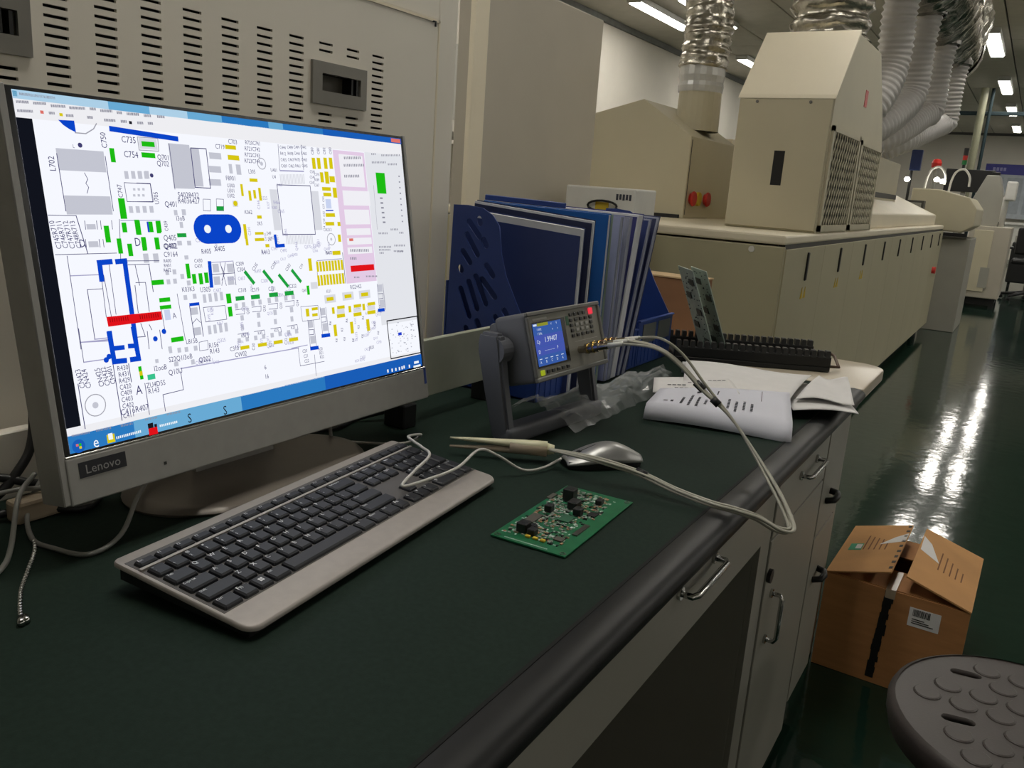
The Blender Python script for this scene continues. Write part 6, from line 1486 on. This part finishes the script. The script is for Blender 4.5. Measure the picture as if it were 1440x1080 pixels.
for p in cp[1:]:
    acc += (p - prev).length
    prev = p
    if acc >= .0042:
        acc = 0
        inst(bead, 'bead', chn, WINV[chn] @ p, scale=(1.15, 1.15, 1.15))
part('clasp', MB().tube([(-.636, .314, B + .003), (-.626, .309, B + .003)], .003, 8), m_chrome, chn)
part('clasp', MB().tube([(-.6345, .3165, B + .003), (-.6265, .3135, B + .003)], .003, 8), m_chrome, chn)

# ------------------------------------------------------------------ carton on the floor
ct = thing('shipping_carton', 'taped brown cardboard carton with half-raised flaps on the green floor', 'carton', (-.12, 2.15, 0))
P00, P10 = Vector((-.288, 2.035, 0)), Vector((.036, 2.03, 0))
dv = (P10 - P00).normalized(); nv_ = Vector((-dv.y, dv.x, 0))
cM = Matrix((dv, nv_, Vector((0, 0, 1)))).transposed().to_4x4(); cM.translation = P00
CWd, CDp, CHt = .318, .36, .250
part('front_wall', MB().box(0, CWd, 0, .005, 0.001, CHt, 0, 1, cM), m_card, ct)
part('back_wall', MB().box(0, CWd, CDp - .005, CDp, 0.001, CHt, 0, 1, cM), m_card, ct)
part('side_wall', MB().box(0, .005, .005, CDp - .005, 0.001, CHt, 0, 1, cM), m_card, ct)
part('side_wall', MB().box(CWd - .005, CWd, .005, CDp - .005, 0.001, CHt, 0, 1, cM), m_card, ct)
part('bottom', MB().box(.005, CWd - .005, .005, CDp - .005, 0.001, .006, 0, 1, cM), m_card, ct)
part('inner_flap', MB().box(.01, CWd - .01, .0, .13, CHt - .003, CHt + .001, 0, 1, cM @ Matrix.Rotation(math.radians(-2), 4, 'X')), m_card, ct)
part('inner_flap', MB().box(.01, CWd - .01, CDp - .13, CDp - .005, CHt - .004, CHt, 0, 1, cM), m_card, ct)
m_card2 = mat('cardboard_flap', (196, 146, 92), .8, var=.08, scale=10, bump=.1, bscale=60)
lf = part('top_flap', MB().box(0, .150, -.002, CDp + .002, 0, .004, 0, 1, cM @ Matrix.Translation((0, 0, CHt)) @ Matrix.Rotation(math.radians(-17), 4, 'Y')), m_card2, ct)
lfM = cM @ Matrix.Translation((0, 0, CHt)) @ Matrix.Rotation(math.radians(-17), 4, 'Y')
rfM = cM @ Matrix.Translation((CWd, 0, CHt)) @ Matrix.Rotation(math.radians(17), 4, 'Y')
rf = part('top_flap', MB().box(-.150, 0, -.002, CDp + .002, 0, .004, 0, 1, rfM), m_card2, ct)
part('green_sticker', MB().box(.02, .052, .155, .205, .004, .0046, 0, 1, lfM), mat('green_sticker', (40, 150, 110), .5), lf)
part('sticker_mark', MB().box(.036, .050, .165, .198, .0046, .005, 0, 1, lfM), m_paper, lf)
m_tape = mat('packing_tape', (176, 160, 138), .15, var=.05)
tq = MB(); tq.prism([(.09, .20), (.149, .225), (.149, .29), (.12, .255)], .004, .0045, 'z', 0, lfM); part('torn_paper', tq, m_paper, lf)
tq = MB(); tq.prism([(-.145, .20), (-.095, .17), (-.125, .27), (-.148, .30)], .004, .0045, 'z', 0, rfM); part('torn_paper', tq, m_paper, rf)
for k in range(5):
    part('printed_line', MB().box(.055 + .013 * k, .058 + .013 * k, .16, .27 - .01 * k, .004, .0044, 0, 1, lfM), mat('brown_print', (120, 80, 48), .8), lf)
    part('printed_line', MB().box(-.095 + .014 * k, -.092 + .014 * k, .13, .25 - .015 * k, .004, .0044, 0, 1, rfM), MATS['brown_print'], rf)
mk = MB()
for k in range(9):
    mk.box(.140, .148 + .001 * (k % 2), .02 + .04 * k, .035 + .04 * k, .004, .0045, 0, 1, lfM)
part('black_tape_scraps', mk, m_black, lf)
part('centre_tape', MB().box(.138, .160, -.0015, .12, CHt + .002, CHt + .003, 0, 1, cM), m_tape, ct)
part('centre_tape', MB().box(.138, .160, -.0016, -.0002, CHt - .02, CHt + .003, 0, 1, cM), m_tape, ct)
tp_ = MB()
rng = random.Random(3)
for k in range(16):
    z = .015 + .0145 * k
    tp_.box(.140 - rng.uniform(0, .003) - .0008 * (16 - k), .157 + rng.uniform(-.002, .003) - .0008 * (16 - k), -.0012, -.0002, z, z + .0148, 0, 1, cM)
part('black_tape', tp_, m_black, ct, label='torn black tape strip')
lbm = part('shipping_label', MB().box(.195, .262, -.001, -.0002, .178, .225, 0, 1, cM), m_paper, ct, label='white barcode label')
bcx = MB()
rng = random.Random(8)
xx = .203
while xx < .238:
    wv = rng.choice([.0008, .0014, .002]); bcx.box(xx, xx + wv, -.0016, -.001, .205, .222, 0, 1, cM); xx += wv + rng.choice([.0008, .0014])
for k in range(3): bcx.box(.203, .25 - .01 * k, -.0016, -.001, .186 + .005 * k, .188 + .005 * k, 0, 1, cM)
part('barcode', bcx, m_black, lbm)

# ------------------------------------------------------------------ round stool
sl = thing('round_stool', 'round dark plastic stool with raised coin pattern and two grip holes', 'stool', (.127, 1.25, 0))
m_st = mat('dark_stool_plastic', (78, 72, 70), .48, var=.06, bump=.08, bscale=300)
NS = 48
outer = [(.185 * math.cos(2 * math.pi * k / NS), .185 * math.sin(2 * math.pi * k / NS)) for k in range(NS)]
def wls(x, y):
    return (x - .127, y - 1.25)
H1, H2 = wls(.030, 1.345), wls(.030, 1.205)
holes = [stadium((h[0] - .018, h[1] - .004), (h[0] + .018, h[1] + .004), .009) for h in (H1, H2)]
st_ = holed_panel(outer, holes, .012)
bmesh.ops.transform(st_.bm, matrix=Matrix.Translation((0, 0, .444)), verts=st_.bm.verts)
part('seat', st_, m_st, sl, world=False)
part('rim', MB().lathe([(.183, .452), (.189, .449), (.192, .441), (.191, .425), (.186, .408), (.181, .408), (.181, .440)], (0, 0, 0), NS), m_st, sl, world=False, sharp=60)
coin = mesh_of(MB().lathe([(0, .0024), (.0165, .0024), (.0185, .0012), (.019, 0)], n=20), 'raised_coin', m_st)
for i in range(-4, 5):
    for j in range(-4, 5):
        cx_, cy_ = .047 * (i + .5 * (j % 2)), .041 * j
        if math.hypot(cx_, cy_) > .160: continue
        if min(math.hypot(cx_ - h[0], cy_ - h[1]) for h in (H1, H2)) < .034: continue
        inst(coin, 'raised_coin', sl, (cx_, cy_, .450))
for k in range(4):
    a = math.pi / 4 + k * math.pi / 2
    part('leg', MB().tube([(.13 * math.cos(a), .13 * math.sin(a), .44), (.18 * math.cos(a), .18 * math.sin(a), .0)], [.022, .017], 10), m_st, sl, world=False)
part('ring_brace', MB().tube([(.155 * math.cos(a), .155 * math.sin(a), .2) for a in [2 * math.pi * k / 24 for k in range(25)]], .008, 8, False), m_st, sl, world=False)
